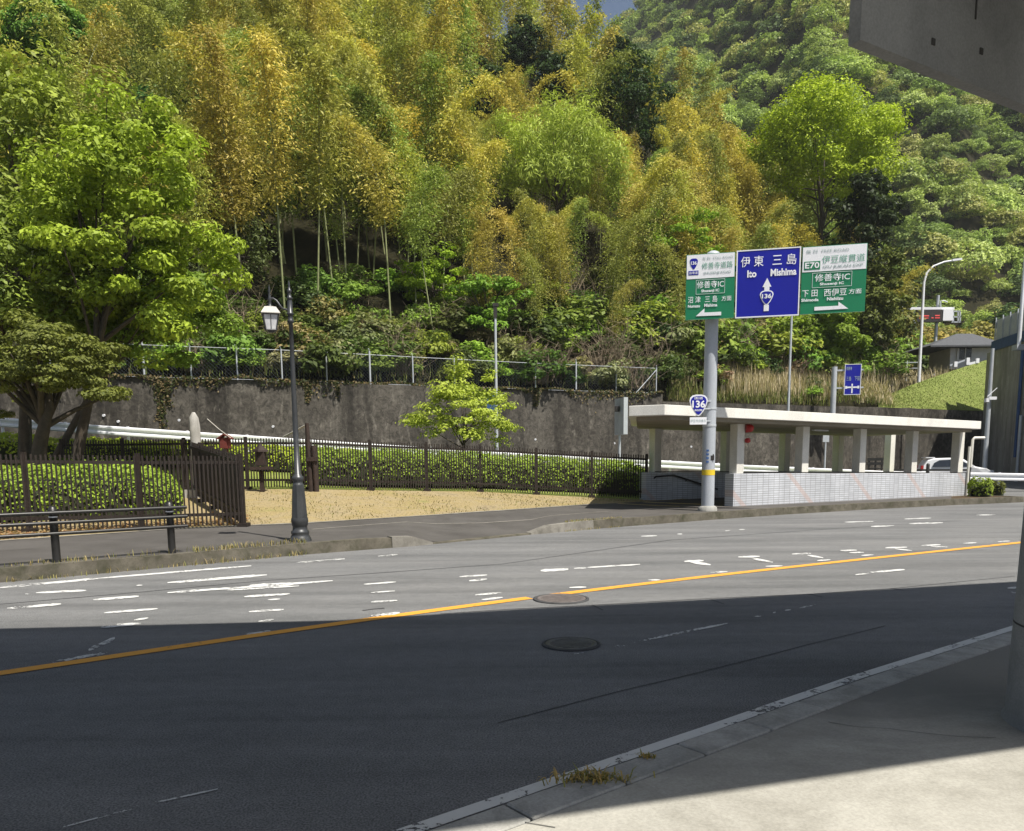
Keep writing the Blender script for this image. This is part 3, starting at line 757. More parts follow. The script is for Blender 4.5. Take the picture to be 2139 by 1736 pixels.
# ------------------------------------------------------------------ underpass shelter
DIR = np.array([.865, .502, 0]); NRM = np.array([.502, -.865, 0])      # along, towards the road
F0 = np.array([6.53, 23.28, 0]); B0 = np.array([4.56, 26.8, 0])
SL = -.0165                                                            # fall along the length
t = Thing('underpass_shelter', 'long cream flat-roofed pedestrian underpass shelter with white tiled wall beside the road', 'shelter', (6.5, 23.3, .2))
def fwall(mb, base, s0, s1, th, zt, zb=-.1):
    a = base + DIR * s0; b = base + DIR * s1
    pl = [a, b, b - NRM * th, a - NRM * th]
    zs = [zt + SL * s0, zt + SL * s1, zt + SL * s1, zt + SL * s0]
    mb.prism([(p[0], p[1]) for p in pl], zb, zs)
mb = MB(); fwall(mb, F0, 0, 12.0, .35, 1.17); t.part('tiled_wall', mb, M['tile'], bev=.01)
mb = MB(); fwall(mb, B0, 0, 14.5, .35, 1.17); t.part('tiled_wall', mb, M['tile'], bev=.01)
mb = MB()
for base, s1, hh in ((F0, 12.0, 1.176), (B0, 14.5, 1.176)):
    a = base + DIR * .4 - NRM * .10; b = base + DIR * s1 - NRM * .10
    mb.beam((a[0], a[1], hh + .012), (b[0], b[1], hh + SL * s1 + .012), .16, .03)
t.part('wall_coping', mb, M['black'])
for s in (.28, 3.1, 5.88, 8.69, 11.46):
    mb = MB(); p = F0 + DIR * s - NRM * .175; zt = 1.16 + SL * s
    mb.box((p[0], p[1], (zt + 2.85 + SL * s) / 2), (.30, .30, 2.85 + SL * s - zt), axes=(DIR, NRM, (0, 0, 1)))
    t.part('column', mb, M['greycol'], bev=.012)
for s in (.53, 3.85, 6.9, 10.0, 13.3):
    mb = MB(); p = B0 + DIR * s - NRM * .175; zt = 1.16 + SL * s
    mb.box((p[0], p[1], (zt + 2.85 + SL * s) / 2), (.30, .30, 2.85 + SL * s - zt), axes=(DIR, NRM, (0, 0, 1)))
    t.part('column', mb, M['greycol'], bev=.012)
rB = at(1388.6, 845, 21.05); rC = at(2050, 880, 28.53); rA = at(1313.7, 848, 21.45)
ro = [rA, rB, rC, rC - NRM * 5.0 , np.array([4.12, 27.3, rB[2]])]
mb = MB(); mb.prism([(p[0], p[1]) for p in ro], [rA[2] - .27, rB[2] - .27, rC[2] - .275, rC[2] - .275, rB[2] - .29], [rA[2], rB[2], rC[2], rC[2], rB[2] - .02])
t.part('roof', mb, M['cream'], bev=.012)
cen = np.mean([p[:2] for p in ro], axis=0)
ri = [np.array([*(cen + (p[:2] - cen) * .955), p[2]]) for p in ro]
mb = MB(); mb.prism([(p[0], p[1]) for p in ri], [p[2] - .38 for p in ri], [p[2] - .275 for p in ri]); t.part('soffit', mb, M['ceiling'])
# small ceiling lamp tube
p = F0 + DIR * 5.2 - NRM * 1.2
mb = MB(); mb.beam((p[0] - DIR[0] * .35, p[1] - DIR[1] * .35, 2.53), (p[0] + DIR[0] * .35, p[1] + DIR[1] * .35, 2.52), .12, .08); t.part('ceiling_lamp', mb, M['signwhite'])
# handrail on the inner wall
mb = MB(); hr = [B0 + DIR * s + NRM * .09 for s in (.35, 1.15, 3.2)]
for p, z in zip(hr, (1.02, 1.05, .52)): p[2] = z
mb.tube(hr, .03, 8); mb.tube([hr[0], hr[0] - NRM * .1 + np.array([0, 0, -.06])], .025, 6)
for f in (.3, .65): 
    p = hr[1] + (hr[2] - hr[1]) * f; mb.tube([p, p - NRM * .1 + np.array([0, 0, -.05])], .018, 6)
t.part('handrail', mb, M['black'])
# downpipe at the far corner
p = F0 + DIR * 11.82 + NRM * .05
mb = MB(); mb.tube([(p[0], p[1], .1), (p[0], p[1], 1.95)], .045, 8); mb.tube([(p[0] + .08, p[1], 1.2), (p[0] + .10, p[1], 2.2), (p[0] + .16, p[1], 2.26), (p[0] + .55, p[1] + .05, 2.26)], .05, 8)
t.part('vent_pipe', mb, M['greycol'])
# red alarm lamp and bell
p = F0 + DIR * .28 - NRM * .175 + DIR * .20 + NRM * .16; p[2] = 0
mb = MB(); mb.tube([(p[0] - .03, p[1], 2.48), (p[0] + .05, p[1], 2.48)], .13, 12); mb.lathe((p[0] + .08, p[1] - .03, 2.36), [(.02, 0), (.10, .03), (.13, .12), (.10, .2), (.01, .25)], 12); al = t.part('alarm_lamp', mb, M['red'])
mb = MB(); mb.lathe((p[0] + .03, p[1] - .03, 2.05), [(.01, 0), (.08, .02), (.09, .09), (.05, .14)], 10); t.part('alarm_bell', mb, M['red'])
# direction board under the soffit
mb = MB(); p = at(1345, 873, 22.6); mb.box(p, (.42, .05, .06)); t.part('name_board', mb, M['black'])

# ------------------------------------------------------------------ text
def text_mesh(s, ital=0, bold=0.02):
    if any(ord(c) > 0x2000 for c in s): bold = min(bold, .003)
    cu = bpy.data.curves.new('lettering', 'FONT'); cu.body = s; cu.size = 1.0; cu.offset = bold; cu.resolution_u = 3
    o = bpy.data.objects.new('lettering', cu); COL.objects.link(o)
    dg = bpy.context.evaluated_depsgraph_get()
    me = bpy.data.meshes.new_from_object(o.evaluated_get(dg))
    bpy.data.objects.remove(o); bpy.data.curves.remove(cu)
    return me
def put_text(name, s, frame, box, mat, parent, off, lift=.012, bold=.02):
    """frame=(origin, ax, ay, nz) world; box=(x0,y0,x1,y1) in metres in that frame"""
    me = text_mesh(s, bold=bold)
    n = len(me.vertices)
    if n == 0: return None
    V = np.empty(n * 3); me.vertices.foreach_get('co', V); V = V.reshape(-1, 3)
    mn = V.min(0); mx = V.max(0)
    x0, y0, x1, y1 = box; o, ax, ay, nz = frame
    lx = x0 + (V[:, 0] - mn[0]) / (mx[0] - mn[0]) * (x1 - x0); ly = y0 + (V[:, 1] - mn[1]) / max(mx[1] - mn[1], 1e-6) * (y1 - y0)
    W = np.array(o) + np.outer(lx, ax) + np.outer(ly, ay) + np.array(nz) * lift - np.array(off)
    me.vertices.foreach_set('co', W.astype(np.float32).ravel()); me.update(); me.name = name
    me.materials.clear()
    return link(name, me, mat, parent)
def shield_pts(cx, cy, w, h):
    P = []
    base = [(-.50, .22), (-.46, .36), (-.34, .46), (-.15, .50), (.15, .50), (.34, .46), (.46, .36), (.50, .22), (.42, -.02), (.28, -.26), (.12, -.44), (0, -.5), (-.12, -.44), (-.28, -.26), (-.42, -.02)]
    return [(cx + x * w, cy + y * h) for x, y in base][::-1]

# ------------------------------------------------------------------ big direction sign
pb = at(1478, 1051, 21.5); pb = np.array([pb[0], pb[1], .2])
YL, YR = 21.25, 20.25
sl = at(1431.5, 598, YL); 
# panel plane through left and right edge verticals
PL0 = at(1431.5, 664, YL); PL1 = at(1431.5, 532, YL)
hgt = PL1[2] - PL0[2]
PR0 = at(1806, 655, YR); PR1 = at(1806, 508, YR)
o_ = np.array([PL0[0], PL0[1], (PL0[2] + PR0[2]) / 2]); ztop = (PL1[2] + PR1[2]) / 2
axs = np.array([PR0[0] - PL0[0], PR0[1] - PL0[1], 0]); TOT = np.linalg.norm(axs); axs /= TOT
nzs = np.array([axs[1], -axs[0], 0])       # towards the camera
ays = np.array([0, 0, 1.0]); HH = ztop - o_[2]
print('sign', TOT, HH, nzs, PL0, PR0, PL1, PR1)
t = Thing('direction_sign', 'tall grey pole carrying three green and blue highway direction panels in front of the shelter', 'road sign', pb)
mid = o_ + axs * TOT * .16 - nzs * .42
ptop = np.array([pb[0], pb[1], ztop + .07])
mb = MB(); pr = .172
mb.tube([(pb[0], pb[1], .19), ptop - (0, 0, .08)], pr, 24); mb.lathe((pb[0], pb[1], ptop[2] - .08), [(pr * 1.12, 0), (pr * 1.14, .05), (pr * .9, .12), (pr * .45, .16), (.01, .17)], 24)
pole = t.part('pole', mb, M['polegrey'])
mb = MB(); zy = at(1478, 987, pb[1])[2]; mb.lathe((pb[0], pb[1], zy - .07), [(pr + .004, 0), (pr + .004, .145)], 24); t.part('yellow_band', mb, M['yellow'], pole)
for zz in (2.45, 2.9):
    mb = MB(); mb.lathe((pb[0], pb[1], zz), [(pr + .01, 0), (pr + .012, .02), (pr + .01, .06)], 24); t.part('clamp_band', mb, M['galv'], pole)
mb = MB(); pf = np.array([pb[0], pb[1] - pr - .003, 0])
mb.box((pf[0] + .06, pf[1] + .01, 1.62), (.10, .012, .13)); mb.box((pf[0] + .085, pf[1] + .008, 1.64), (.03, .014, .16)); t.part('sticker', mb, M['signback'], pole)
mb = MB(); 
for k in range(4): mb.box((pf[0] - .07, pf[1] + .012, 1.52 + k * .10), (.07, .012, .05))
t.part('sticker', mb, M['bluegirder'], pole)
mb = MB(); mb.lathe((pb[0], pb[1], .195), [(.26, 0), (.25, .10), (.20, .135), (.18, .14)], 24); t.part('footing', mb, M['kerbstone'])
mb = MB()
for f in (.2, .75):
    a = o_ + axs * .1 - nzs * .10 + ays * HH * f; b = o_ + axs * (TOT - .1) - nzs * .10 + ays * HH * f
    mb.beam(a, b, .12, .14)
    c = np.array([pb[0], pb[1], a[2]]); s_ = (c - a) @ axs; mb.beam(a + axs * s_, c, .12, .12)
t.part('support_arm', mb, M['signback'])
X1 = TOT * (1543 - 1431.5) / (1806 - 1431.5) * .965; X2 = TOT * (1679 - 1431.5) / (1806 - 1431.5) * .985
def fr_at(x, y=0): return (o_ + axs * x + ays * y, axs, ays, nzs)
def rect(mb, fr, x0, y0, x1, y1, lift, th=.006):
    o, ax, ay, nz = fr; mb.plate([(x0, y0), (x1, y0), (x1, y1), (x0, y1)], np.array(o) + nz * (lift - th), ax, ay, nz, th)
def frame_rect(mb, fr, x0, y0, x1, y1, w, lift):
    rect(mb, fr, x0, y0, x1, y0 + w, lift); rect(mb, fr, x0, y1 - w, x1, y1, lift); rect(mb, fr, x0, y0 + w, x0 + w, y1 - w, lift); rect(mb, fr, x1 - w, y0 + w, x1, y1 - w, lift)
def put_plate(name, pts, fr, lift, mat, parent, th=.004):
    mb = MB(); o, ax, ay, nz = fr; mb.plate(pts, np.array(o) + nz * (lift - th), ax, ay, nz, th); return t.part(name, mb, mat, parent)
def T(fr, s, x0, y0, x1, y1, mat, parent, lift=.016, bold=.02, name='lettering'): return put_text(name, s, fr, (x0, y0, x1, y1), M[mat], parent, t.loc, lift, bold)
# left panel -- coordinates measured on the photo as fractions
W1 = X1 - .03; fr1 = fr_at(0)
mb = MB(); rect(mb, fr1, 0, 0, W1, HH, 0.0, .05); p1 = t.part('sign_panel', mb, M['signgreen'], label='left green panel for the toll road')
mb = MB(); rect(mb, fr1, .015, HH * .625, W1 - .015, HH - .015, .008); t.part('white_field', mb, M['signwhite'], p1)
put_plate('route_shield', shield_pts(W1 * .155, HH * .855, W1 * .17, HH * .165), fr1, .014, M['signblue'], p1)
T(fr1, '136', W1 * .095, HH * .84, W1 * .215, HH * .895, 'signwhite', p1, .02, .03)
mb = MB(); rect(mb, fr1, W1 * .05, HH * .685, W1 * .255, HH * .75, .014); t.part('symbol_plate', mb, M['signblue'], p1)
T(fr1, '自専道', W1 * .07, HH * .697, W1 * .24, HH * .738, 'signwhite', p1, .02, .03)
T(fr1, '有 料  TOLL ROAD', W1 * .33, HH * .90, W1 * .95, HH * .95, 'lettergrey', p1)
T(fr1, '修善寺道路', W1 * .32, HH * .765, W1 * .95, HH * .865, 'lettergreen', p1)
T(fr1, 'SHUZENJI ROAD', W1 * .36, HH * .675, W1 * .92, HH * .72, 'lettergrey', p1)
mb = MB(); frame_rect(mb, fr1, W1 * .21, HH * .385, W1 * .80, HH * .605, .007, .012); t.part('name_border', mb, M['signwhite'], p1)
T(fr1, '修善寺IC', W1 * .23, HH * .475, W1 * .78, HH * .585, 'signwhite', p1)
T(fr1, 'Shuzenji IC', W1 * .32, HH * .40, W1 * .69, HH * .455, 'signwhite', p1, .016, .03)
T(fr1, '沼 津', W1 * .05, HH * .255, W1 * .31, HH * .355, 'signwhite', p1)
T(fr1, '三 島', W1 * .40, HH * .255, W1 * .655, HH * .355, 'signwhite', p1)
T(fr1, '方面', W1 * .74, HH * .265, W1 * .94, HH * .34, 'signwhite', p1)
T(fr1, 'Numazu', W1 * .05, HH * .185, W1 * .30, HH * .23, 'signwhite', p1, .016, .03)
T(fr1, 'Mishima', W1 * .39, HH * .185, W1 * .655, HH * .235, 'signwhite', p1, .016, .03)
ap = [(W1 * .22, HH * .05), (W1 * .74, HH * .045), (W1 * .74, HH * .10), (W1 * .395, HH * .10), (W1 * .395, HH * .165)]
put_plate('arrow', ap, fr1, .014, M['signwhite'], p1)
# middle blue panel
W2 = X2 - X1 - .03; fr2 = fr_at(X1)
mb = MB(); rect(mb, fr2, 0, -.02, W2, HH + .02, 0.0, .05); p2 = t.part('sign_panel', mb, M['signblue'], label='middle blue panel pointing straight on')
mb = MB(); frame_rect(mb, fr2, .0, -.02, W2, HH + .02, .028, .008); t.part('panel_border', mb, M['signwhite'], p2)
T(fr2, '伊', W2 * .07, HH * .755, W2 * .215, HH * .915, 'signwhite', p2, .014, .028)
T(fr2, '東', W2 * .275, HH * .755, W2 * .425, HH * .915, 'signwhite', p2, .014, .028)
T(fr2, '三', W2 * .565, HH * .765, W2 * .71, HH * .905, 'signwhite', p2, .014, .028)
T(fr2, '島', W2 * .785, HH * .755, W2 * .935, HH * .915, 'signwhite', p2, .014, .028)
T(fr2, 'Ito', W2 * .175, HH * .595, W2 * .32, HH * .705, 'signwhite', p2, .014, .035)
T(fr2, 'Mishima', W2 * .54, HH * .595, W2 * .94, HH * .705, 'signwhite', p2, .014, .035)
cxm = W2 * .49
put_plate('arrow', [(cxm - W2 * .04, HH * .375), (cxm + W2 * .04, HH * .375), (cxm + W2 * .04, HH * .44), (cxm + W2 * .07, HH * .44), (cxm, HH * .575), (cxm - W2 * .07, HH * .44), (cxm - W2 * .04, HH * .44)], fr2, .012, M['signwhite'], p2)
mb = MB(); rect(mb, fr2, cxm - W2 * .04, HH * .075, cxm + W2 * .04, HH * .17, .012); t.part('arrow_shaft', mb, M['signwhite'], p2)
put_plate('route_shield', shield_pts(cxm, HH * .275, W2 * .215, HH * .225), fr2, .014, M['signwhite'], p2)
put_plate('route_shield', shield_pts(cxm, HH * .277, W2 * .18, HH * .188), fr2, .020, M['signblue'], p2)
T(fr2, '136', cxm - W2 * .075, HH * .265, cxm + W2 * .075, HH * .335, 'signwhite', p2, .026, .03)
# right panel
W3 = TOT - X2; fr3 = fr_at(X2)
mb = MB(); rect(mb, fr3, 0, 0, W3, HH, 0.0, .05); p3 = t.part('sign_panel', mb, M['signgreen'], label='right green panel for the free road')
mb = MB(); rect(mb, fr3, .015, HH * .625, W3 - .015, HH - .015, .008); t.part('white_field', mb, M['signwhite'], p3)
T(fr3, '無 料  FREE ROAD', W3 * .06, HH * .895, W3 * .72, HH * .95, 'lettergrey', p3)
mb = MB(); rect(mb, fr3, W3 * .035, HH * .655, W3 * .285, HH * .78, .014); t.part('route_badge', mb, M['signgreen'], p3)
T(fr3, 'E70', W3 * .05, HH * .675, W3 * .27, HH * .765, 'signwhite', p3, .02, .02)
T(fr3, '伊豆縦貫道', W3 * .31, HH * .735, W3 * .965, HH * .85, 'lettergreen', p3)
T(fr3, 'IZU JUKAN EXP', W3 * .33, HH * .655, W3 * .94, HH * .705, 'lettergrey', p3)
mb = MB(); frame_rect(mb, fr3, W3 * .17, HH * .385, W3 * .78, HH * .605, .007, .012); t.part('name_border', mb, M['signwhite'], p3)
T(fr3, '修善寺IC', W3 * .21, HH * .475, W3 * .75, HH * .585, 'signwhite', p3)
T(fr3, 'Shuzenji IC', W3 * .29, HH * .405, W3 * .66, HH * .455, 'signwhite', p3, .016, .03)
T(fr3, '下 田', W3 * .02, HH * .255, W3 * .26, HH * .355, 'signwhite', p3)
T(fr3, '西伊豆', W3 * .36, HH * .25, W3 * .71, HH * .36, 'signwhite', p3)
T(fr3, '方面', W3 * .74, HH * .265, W3 * .935, HH * .34, 'signwhite', p3)
T(fr3, 'Shimoda', W3 * .01, HH * .185, W3 * .28, HH * .23, 'signwhite', p3, .016, .03)
T(fr3, 'Nishiizu', W3 * .41, HH * .185, W3 * .66, HH * .235, 'signwhite', p3, .016, .03)
put_plate('arrow', [(W3 * .22, HH * .045), (W3 * .745, HH * .05), (W3 * .59, HH * .16), (W3 * .59, HH * .10), (W3 * .22, HH * .10)], fr3, .014, M['signwhite'], p3)

# route marker on the pole (a thing of its own, hung from the pole)
rc = at(1459, 847, pb[1] - .32)
t = Thing('route_marker', 'blue rounded triangular route 136 marker with small white plate strapped to the grey pole', 'route sign', rc)
frm = (np.array([rc[0], rc[1], rc[2]]), np.array([1.0, 0, 0]), ays, np.array([0, -1.0, 0]))
S_ = pb[1] / FD
mb = MB(); mb.plate(shield_pts(0, 0, 37 * S_, 43 * S_), frm[0], frm[1], ays, frm[3], .012); sh = t.part('shield_border', mb, M['signwhite'])
mb = MB(); mb.plate(shield_pts(0, .0, 32 * S_, 37 * S_), frm[0] + frm[3] * .014, frm[1], ays, frm[3], .006); sh2 = t.part('shield_plate', mb, M['signblue'])
put_text('lettering', '136', frm, (-.17, -.06, .17, .13), M['signwhite'], sh2, t.loc, .024, .03)
put_text('lettering', '国道', frm, (-.11, .155, .11, .225), M['signwhite'], sh2, t.loc, .024, .02)
put_text('lettering', 'ROUTE', frm, (-.10, -.15, .10, -.10), M['signwhite'], sh2, t.loc, .024, .03)
mb = MB(); mb.box((rc[0] - .0, rc[1] - .002, rc[2] - .40), (34 * S_, .02, 14.5 * S_)); pl = t.part('name_plate', mb, M['signwhite'])
fr_ = (np.array([rc[0], rc[1] - .012, rc[2] - .40]), np.array([1.0, 0, 0]), ays, np.array([0, -1.0, 0]))
put_text('lettering', '伊豆市修善寺', fr_, (-.205, -.035, .205, .04), M['letterg' + 'rey'], pl, t.loc, .006, .0)
mb = MB()
for dz in (.12, -.08, -.4):
    mb.beam((rc[0], rc[1] + .02, rc[2] + dz), (pb[0], pb[1] - pr + .02, rc[2] + dz), .03, .03)
t.part('bracket', mb, M['galv'])

# ------------------------------------------------------------------ street lamp (old style)
lb = g(628, 1130, .2); lb[2] = .2
t = Thing('street_lamp', 'ornate dark grey cast iron street lamp with a square hanging lantern on the sidewalk edge', 'street lamp', lb)
k_ = 4.54 / 1615
def pz(y): return .198 + (1650 - y) * k_
prof = [(72, 1652), (70, 1640), (60, 1618), (54, 1606), (58, 1598), (58, 1586), (47, 1578), (46, 1552), (51, 1546), (51, 1534), (54, 1528), (54, 1512), (52, 1500)]
mb = MB(); mb.lathe((lb[0], lb[1], 0), [(r * k_, pz(y)) for r, y in prof], 16); t.part('base', mb, M['lampgrey'])
mb = MB(); mb.lathe((lb[0], lb[1], 0), [(51 * k_, pz(1500)), (38 * k_, pz(1292)), (36 * k_, pz(1285))], 8, smooth=False); t.part('pedestal', mb, M['lampgrey'])
prof = [(34, 1285), (30, 1278), (31, 1268), (36, 1260), (38, 1248), (36, 1238), (28, 1233), (27, 1226), (20, 1222), (17, 900), (14, 500), (12.5, 292), (20, 288), (21, 276), (16, 270), (16, 244), (22, 240), (22, 232), (17, 228), (15, 160), (13, 150), (18, 146), (18, 138), (12, 132), (10, 110), (15, 104), (15, 94), (8, 88), (5, 70), (7, 60), (1, 36)]
mb = MB(); mb.lathe((lb[0], lb[1], 0), [(r * k_, pz(y)) for r, y in prof], 14); t.part('post', mb, M['lampgrey'])
lx = lb[0] - 117 * k_; ly = lb[1] - .06
mb = MB()
mb.tube([(lb[0] - .04, lb[1], pz(212)), (lb[0] - 40 * k_, ly, pz(208)), (lb[0] - 55 * k_, ly, pz(190)), (lb[0] - 75 * k_, ly, pz(160)), (lb[0] - 95 * k_, ly, pz(146)), (lx, ly, pz(148))], .018, 8)
t.part('bracket_arm', mb, M['lampgrey'])
lan = MB(); ca = math.radians(18)
def sq(cx, cy, r, z, a=ca): return [(cx + r * math.cos(a + k * math.pi / 2 + math.pi / 4) * 1.4142, cy + r * math.sin(a + k * math.pi / 2 + math.pi / 4) * 1.4142, z) for k in range(4)]
def frust(mb, layers):
    rows = [sq(lx, ly, r, z) for r, z in layers]; vs = [p for r in rows for p in r]
    fs = [(i * 4 + k, i * 4 + (k + 1) % 4, (i + 1) * 4 + (k + 1) % 4, (i + 1) * 4 + k) for i in range(len(rows) - 1) for k in range(4)] + [(3, 2, 1, 0), tuple(len(vs) - 4 + k for k in range(4))]
    mb.add(vs, fs)
mb = MB(); frust(mb, [(56 * k_, pz(242)), (57 * k_, pz(238)), (34 * k_, pz(200)), (14 * k_, pz(194))]); hood = t.part('lantern_hood', mb, M['lamproof'])
mb = MB(); mb.lathe((lx, ly, 0), [(16 * k_, pz(195)), (9 * k_, pz(186)), (8 * k_, pz(165)), (12 * k_, pz(158)), (9 * k_, pz(140)), (5 * k_, pz(110)), (8 * k_, pz(100)), (1 * k_, pz(66))], 10); t.part('finial', mb, M['lampgrey'], hood)
mb = MB(); frust(mb, [(29 * k_, pz(335)), (44 * k_, pz(246))]); gl = t.part('lantern_glass', mb, None)
m_, nt_, bs_ = nodes_of('opal_glass'); bs_.inputs['Base Color'].default_value = (.62, .63, .65, 1); bs_.inputs['Roughness'].default_value = .25
nz_ = noise(nt_, 9, 3, .5, pos(nt_)); nt_.links.new(ramp(nt_, nz_, [(.3, (.5, .51, .54)), (.7, (.68, .69, .70))]), bs_.inputs['Base Color'])
gl.data.materials.append(m_)
mb = MB(); lo_ = sq(lx, ly, 30.5 * k_, pz(338)); hi_ = sq(lx, ly, 46 * k_, pz(244))
for a, b in zip(lo_, hi_): mb.tube([a, b], .012, 6)
for L4 in (lo_, hi_):
    for i in range(4): mb.tube([L4[i], L4[(i + 1) % 4]], .013, 6)
for i in range(4):
    m0 = (np.array(lo_[i]) + lo_[(i + 1) % 4]) / 2; m1 = (np.array(hi_[i]) + hi_[(i + 1) % 4]) / 2; mb.tube([m0, m1], .006, 6)
frust(mb, [(10 * k_, pz(352)), (31 * k_, pz(337))])
t.part('lantern_frame', mb, M['lampgrey'])

# ------------------------------------------------------------------ pipe barrier along the kerb
g1 = g(119, 1174, .2); g2 = g(360, 1155, .2); dv = g1 - g2
t = Thing('pipe_barrier', 'black three-rail pipe barrier with capped posts at the sidewalk edge', 'barrier', g1)
gp_ = [g2, g1, g1 + dv, g1 + dv * 2]
for p in gp_:
    mb = MB(); mb.lathe((p[0], p[1], .195), [(.062, 0), (.056, .02), (.056, .74), (.07, .745), (.07, .765), (.056, .77), (.05, .80), (.025, .82), (.004, .825)], 16); po = t.part('post', mb, M['black'])
    mb = MB(); mb.lathe((p[0], p[1], .195 + .655), [(.0575, 0), (.0585, .002), (.0585, .016), (.0575, .018)], 16); t.part('reflector_band', mb, M['signwhite'], po)
un = dv / np.linalg.norm(dv)
for h in (.72, .575, .42):
    mb = MB(); a = gp_[0] - un * .24; b = gp_[-1] + un * .2; o2 = np.array([un[1], -un[0], 0]) * .075
    if o2[1] > 0: o2 = -o2
    mb.tube([a + o2 + (0, 0, h), b + o2 + (0, 0, h)], .027, 10)
    for p in gp_: mb.tube([p + (0, 0, h), p + o2 + (0, 0, h)], .02, 8)
    t.part('rail', mb, M['black'])

# ------------------------------------------------------------------ picket fences
def picket_fence(label, segs, ht, sp, postpos, loc):
    t = Thing('picket_fence', label, 'fence', loc)
    pk = MB()
    for pts in segs:
        P = [np.array(p, float) for p in pts]; Ls = [0]
        for i in range(len(P) - 1): Ls.append(Ls[-1] + np.linalg.norm(P[i + 1][:2] - P[i][:2]))
        Pa = np.array(P)
        def A(s): return np.array([np.interp(s, Ls, Pa[:, k]) for k in range(3)])
        n = int(Ls[-1] / sp)
        for k in range(n + 1):
            s = k * sp; p = A(s); q = A(min(s + .05, Ls[-1])) - A(max(s - .05, 0)); q /= max(np.linalg.norm(q), 1e-9); rz = math.atan2(q[1], q[0])
            h = ht + rnd.uniform(-.008, .008); lean = rnd.uniform(-.006, .006)
            zb = gz(p[0], p[1]) + .06
            pk.box((p[0] + lean, p[1], zb + h / 2), (.034, .02, h), rz)
        for hh in (ht - .14, ht - .62 if ht > 1.2 else .7, .22):
            mb = MB(); m = max(2, int(Ls[-1] / 1.5))
            pp = [A(Ls[-1] * i / m) for i in range(m + 1)]
            for a, b in zip(pp[:-1], pp[1:]):
                dq = (b - a) / np.linalg.norm(b - a); nq = np.array([-dq[1], dq[0], 0]) * .028
                if abs(hh - .22) > .01 and abs(hh - ht + .14) > .01: continue
                mb.beam((a[0] + nq[0], a[1] + nq[1], gz(a[0], a[1]) + hh + .06), (b[0] + nq[0], b[1] + nq[1], gz(b[0], b[1]) + hh + .06), .03, .065)
            if mb.v: t.part('rail', mb, M['fencewood'])
        for s in np.arange(0, Ls[-1] + .01, Ls[-1] / max(1, round(Ls[-1] / 1.85))):
            if s == 0 and pts is not segs[0]: continue
            p = A(s); z0 = gz(p[0], p[1]); mb = MB()
            mb.box((p[0], p[1] + .03, z0 + (ht + .10) / 2 - .02), (.085, .085, ht + .16)); mb.box((p[0], p[1] + .03, z0 + .03), (.22, .22, .10))
            t.part('post', mb, M['fencewood'])
    t.part('picket_row', pk, M['fencewood'])
    return t
cn = at(508, 1085, 17.0); f1 = [at(-200, 1116, 14.6), at(0, 1110, 15.2), at(250, 1098, 16.1), cn]
f2 = [cn, at(402, 1020, 22.6)]
picket_fence('dark brown picket fence turning a corner at the front left, before the rounded hedge', [f1, f2], 1.46, .082, None, cn)
f3 = [at(135, 1026, 24.2), at(510, 1022, 24), at(650, 1022, 24), at(1000, 1027, 26.5), at(1350, 1045, 27)]
picket_fence('dark picket fence at the back of the dry grass, running to the shelter', [f3], 1.46, .084, None, f3[2])

# ------------------------------------------------------------------ leaves
def leaves(C, Nn, size, aspect=.45, droop=0.0, jitter=.6, rg=rng, curl=True):
    """diamond leaves at centres C with normals about Nn; returns V,F,tint"""
    n = len(C); Nn = Nn + rg.normal(0, jitter, (n, 3)); Nn /= np.linalg.norm(Nn, axis=1)[:, None] + 1e-9
    t = rg.normal(0, 1, (n, 3)); t[:, 2] -= droop
    t -= Nn * np.sum(t * Nn, 1)[:, None]; t /= np.linalg.norm(t, axis=1)[:, None] + 1e-9
    b = np.cross(Nn, t)
    s = (size if np.isscalar(size) else size) * rg.uniform(.65, 1.3, n)
    a = t * (s / 2)[:, None]; w = b * (s * aspect / 2)[:, None]; mid = Nn * (s * .10)[:, None]
    V = np.stack([C - a, C + w + mid, C + a, C - w + mid], 1).reshape(-1, 3)
    F = np.arange(4 * n).reshape(-1, 4)
    tint = np.repeat(np.clip(rg.normal(.5, .2, n), 0, 1), 4)
    return V, F, tint

def branches_mesh(name, segs, n=6):
    mb = MB()
    for pts, r in segs: mb.tube(pts, r, n, cap=False)
    me = bpy.data.meshes.new(name); me.from_pydata(mb.v, [], mb.f); me.polygons.foreach_set('use_smooth', [True] * len(mb.f)); me.update()
    me.materials.append(M['bark'])
    return me

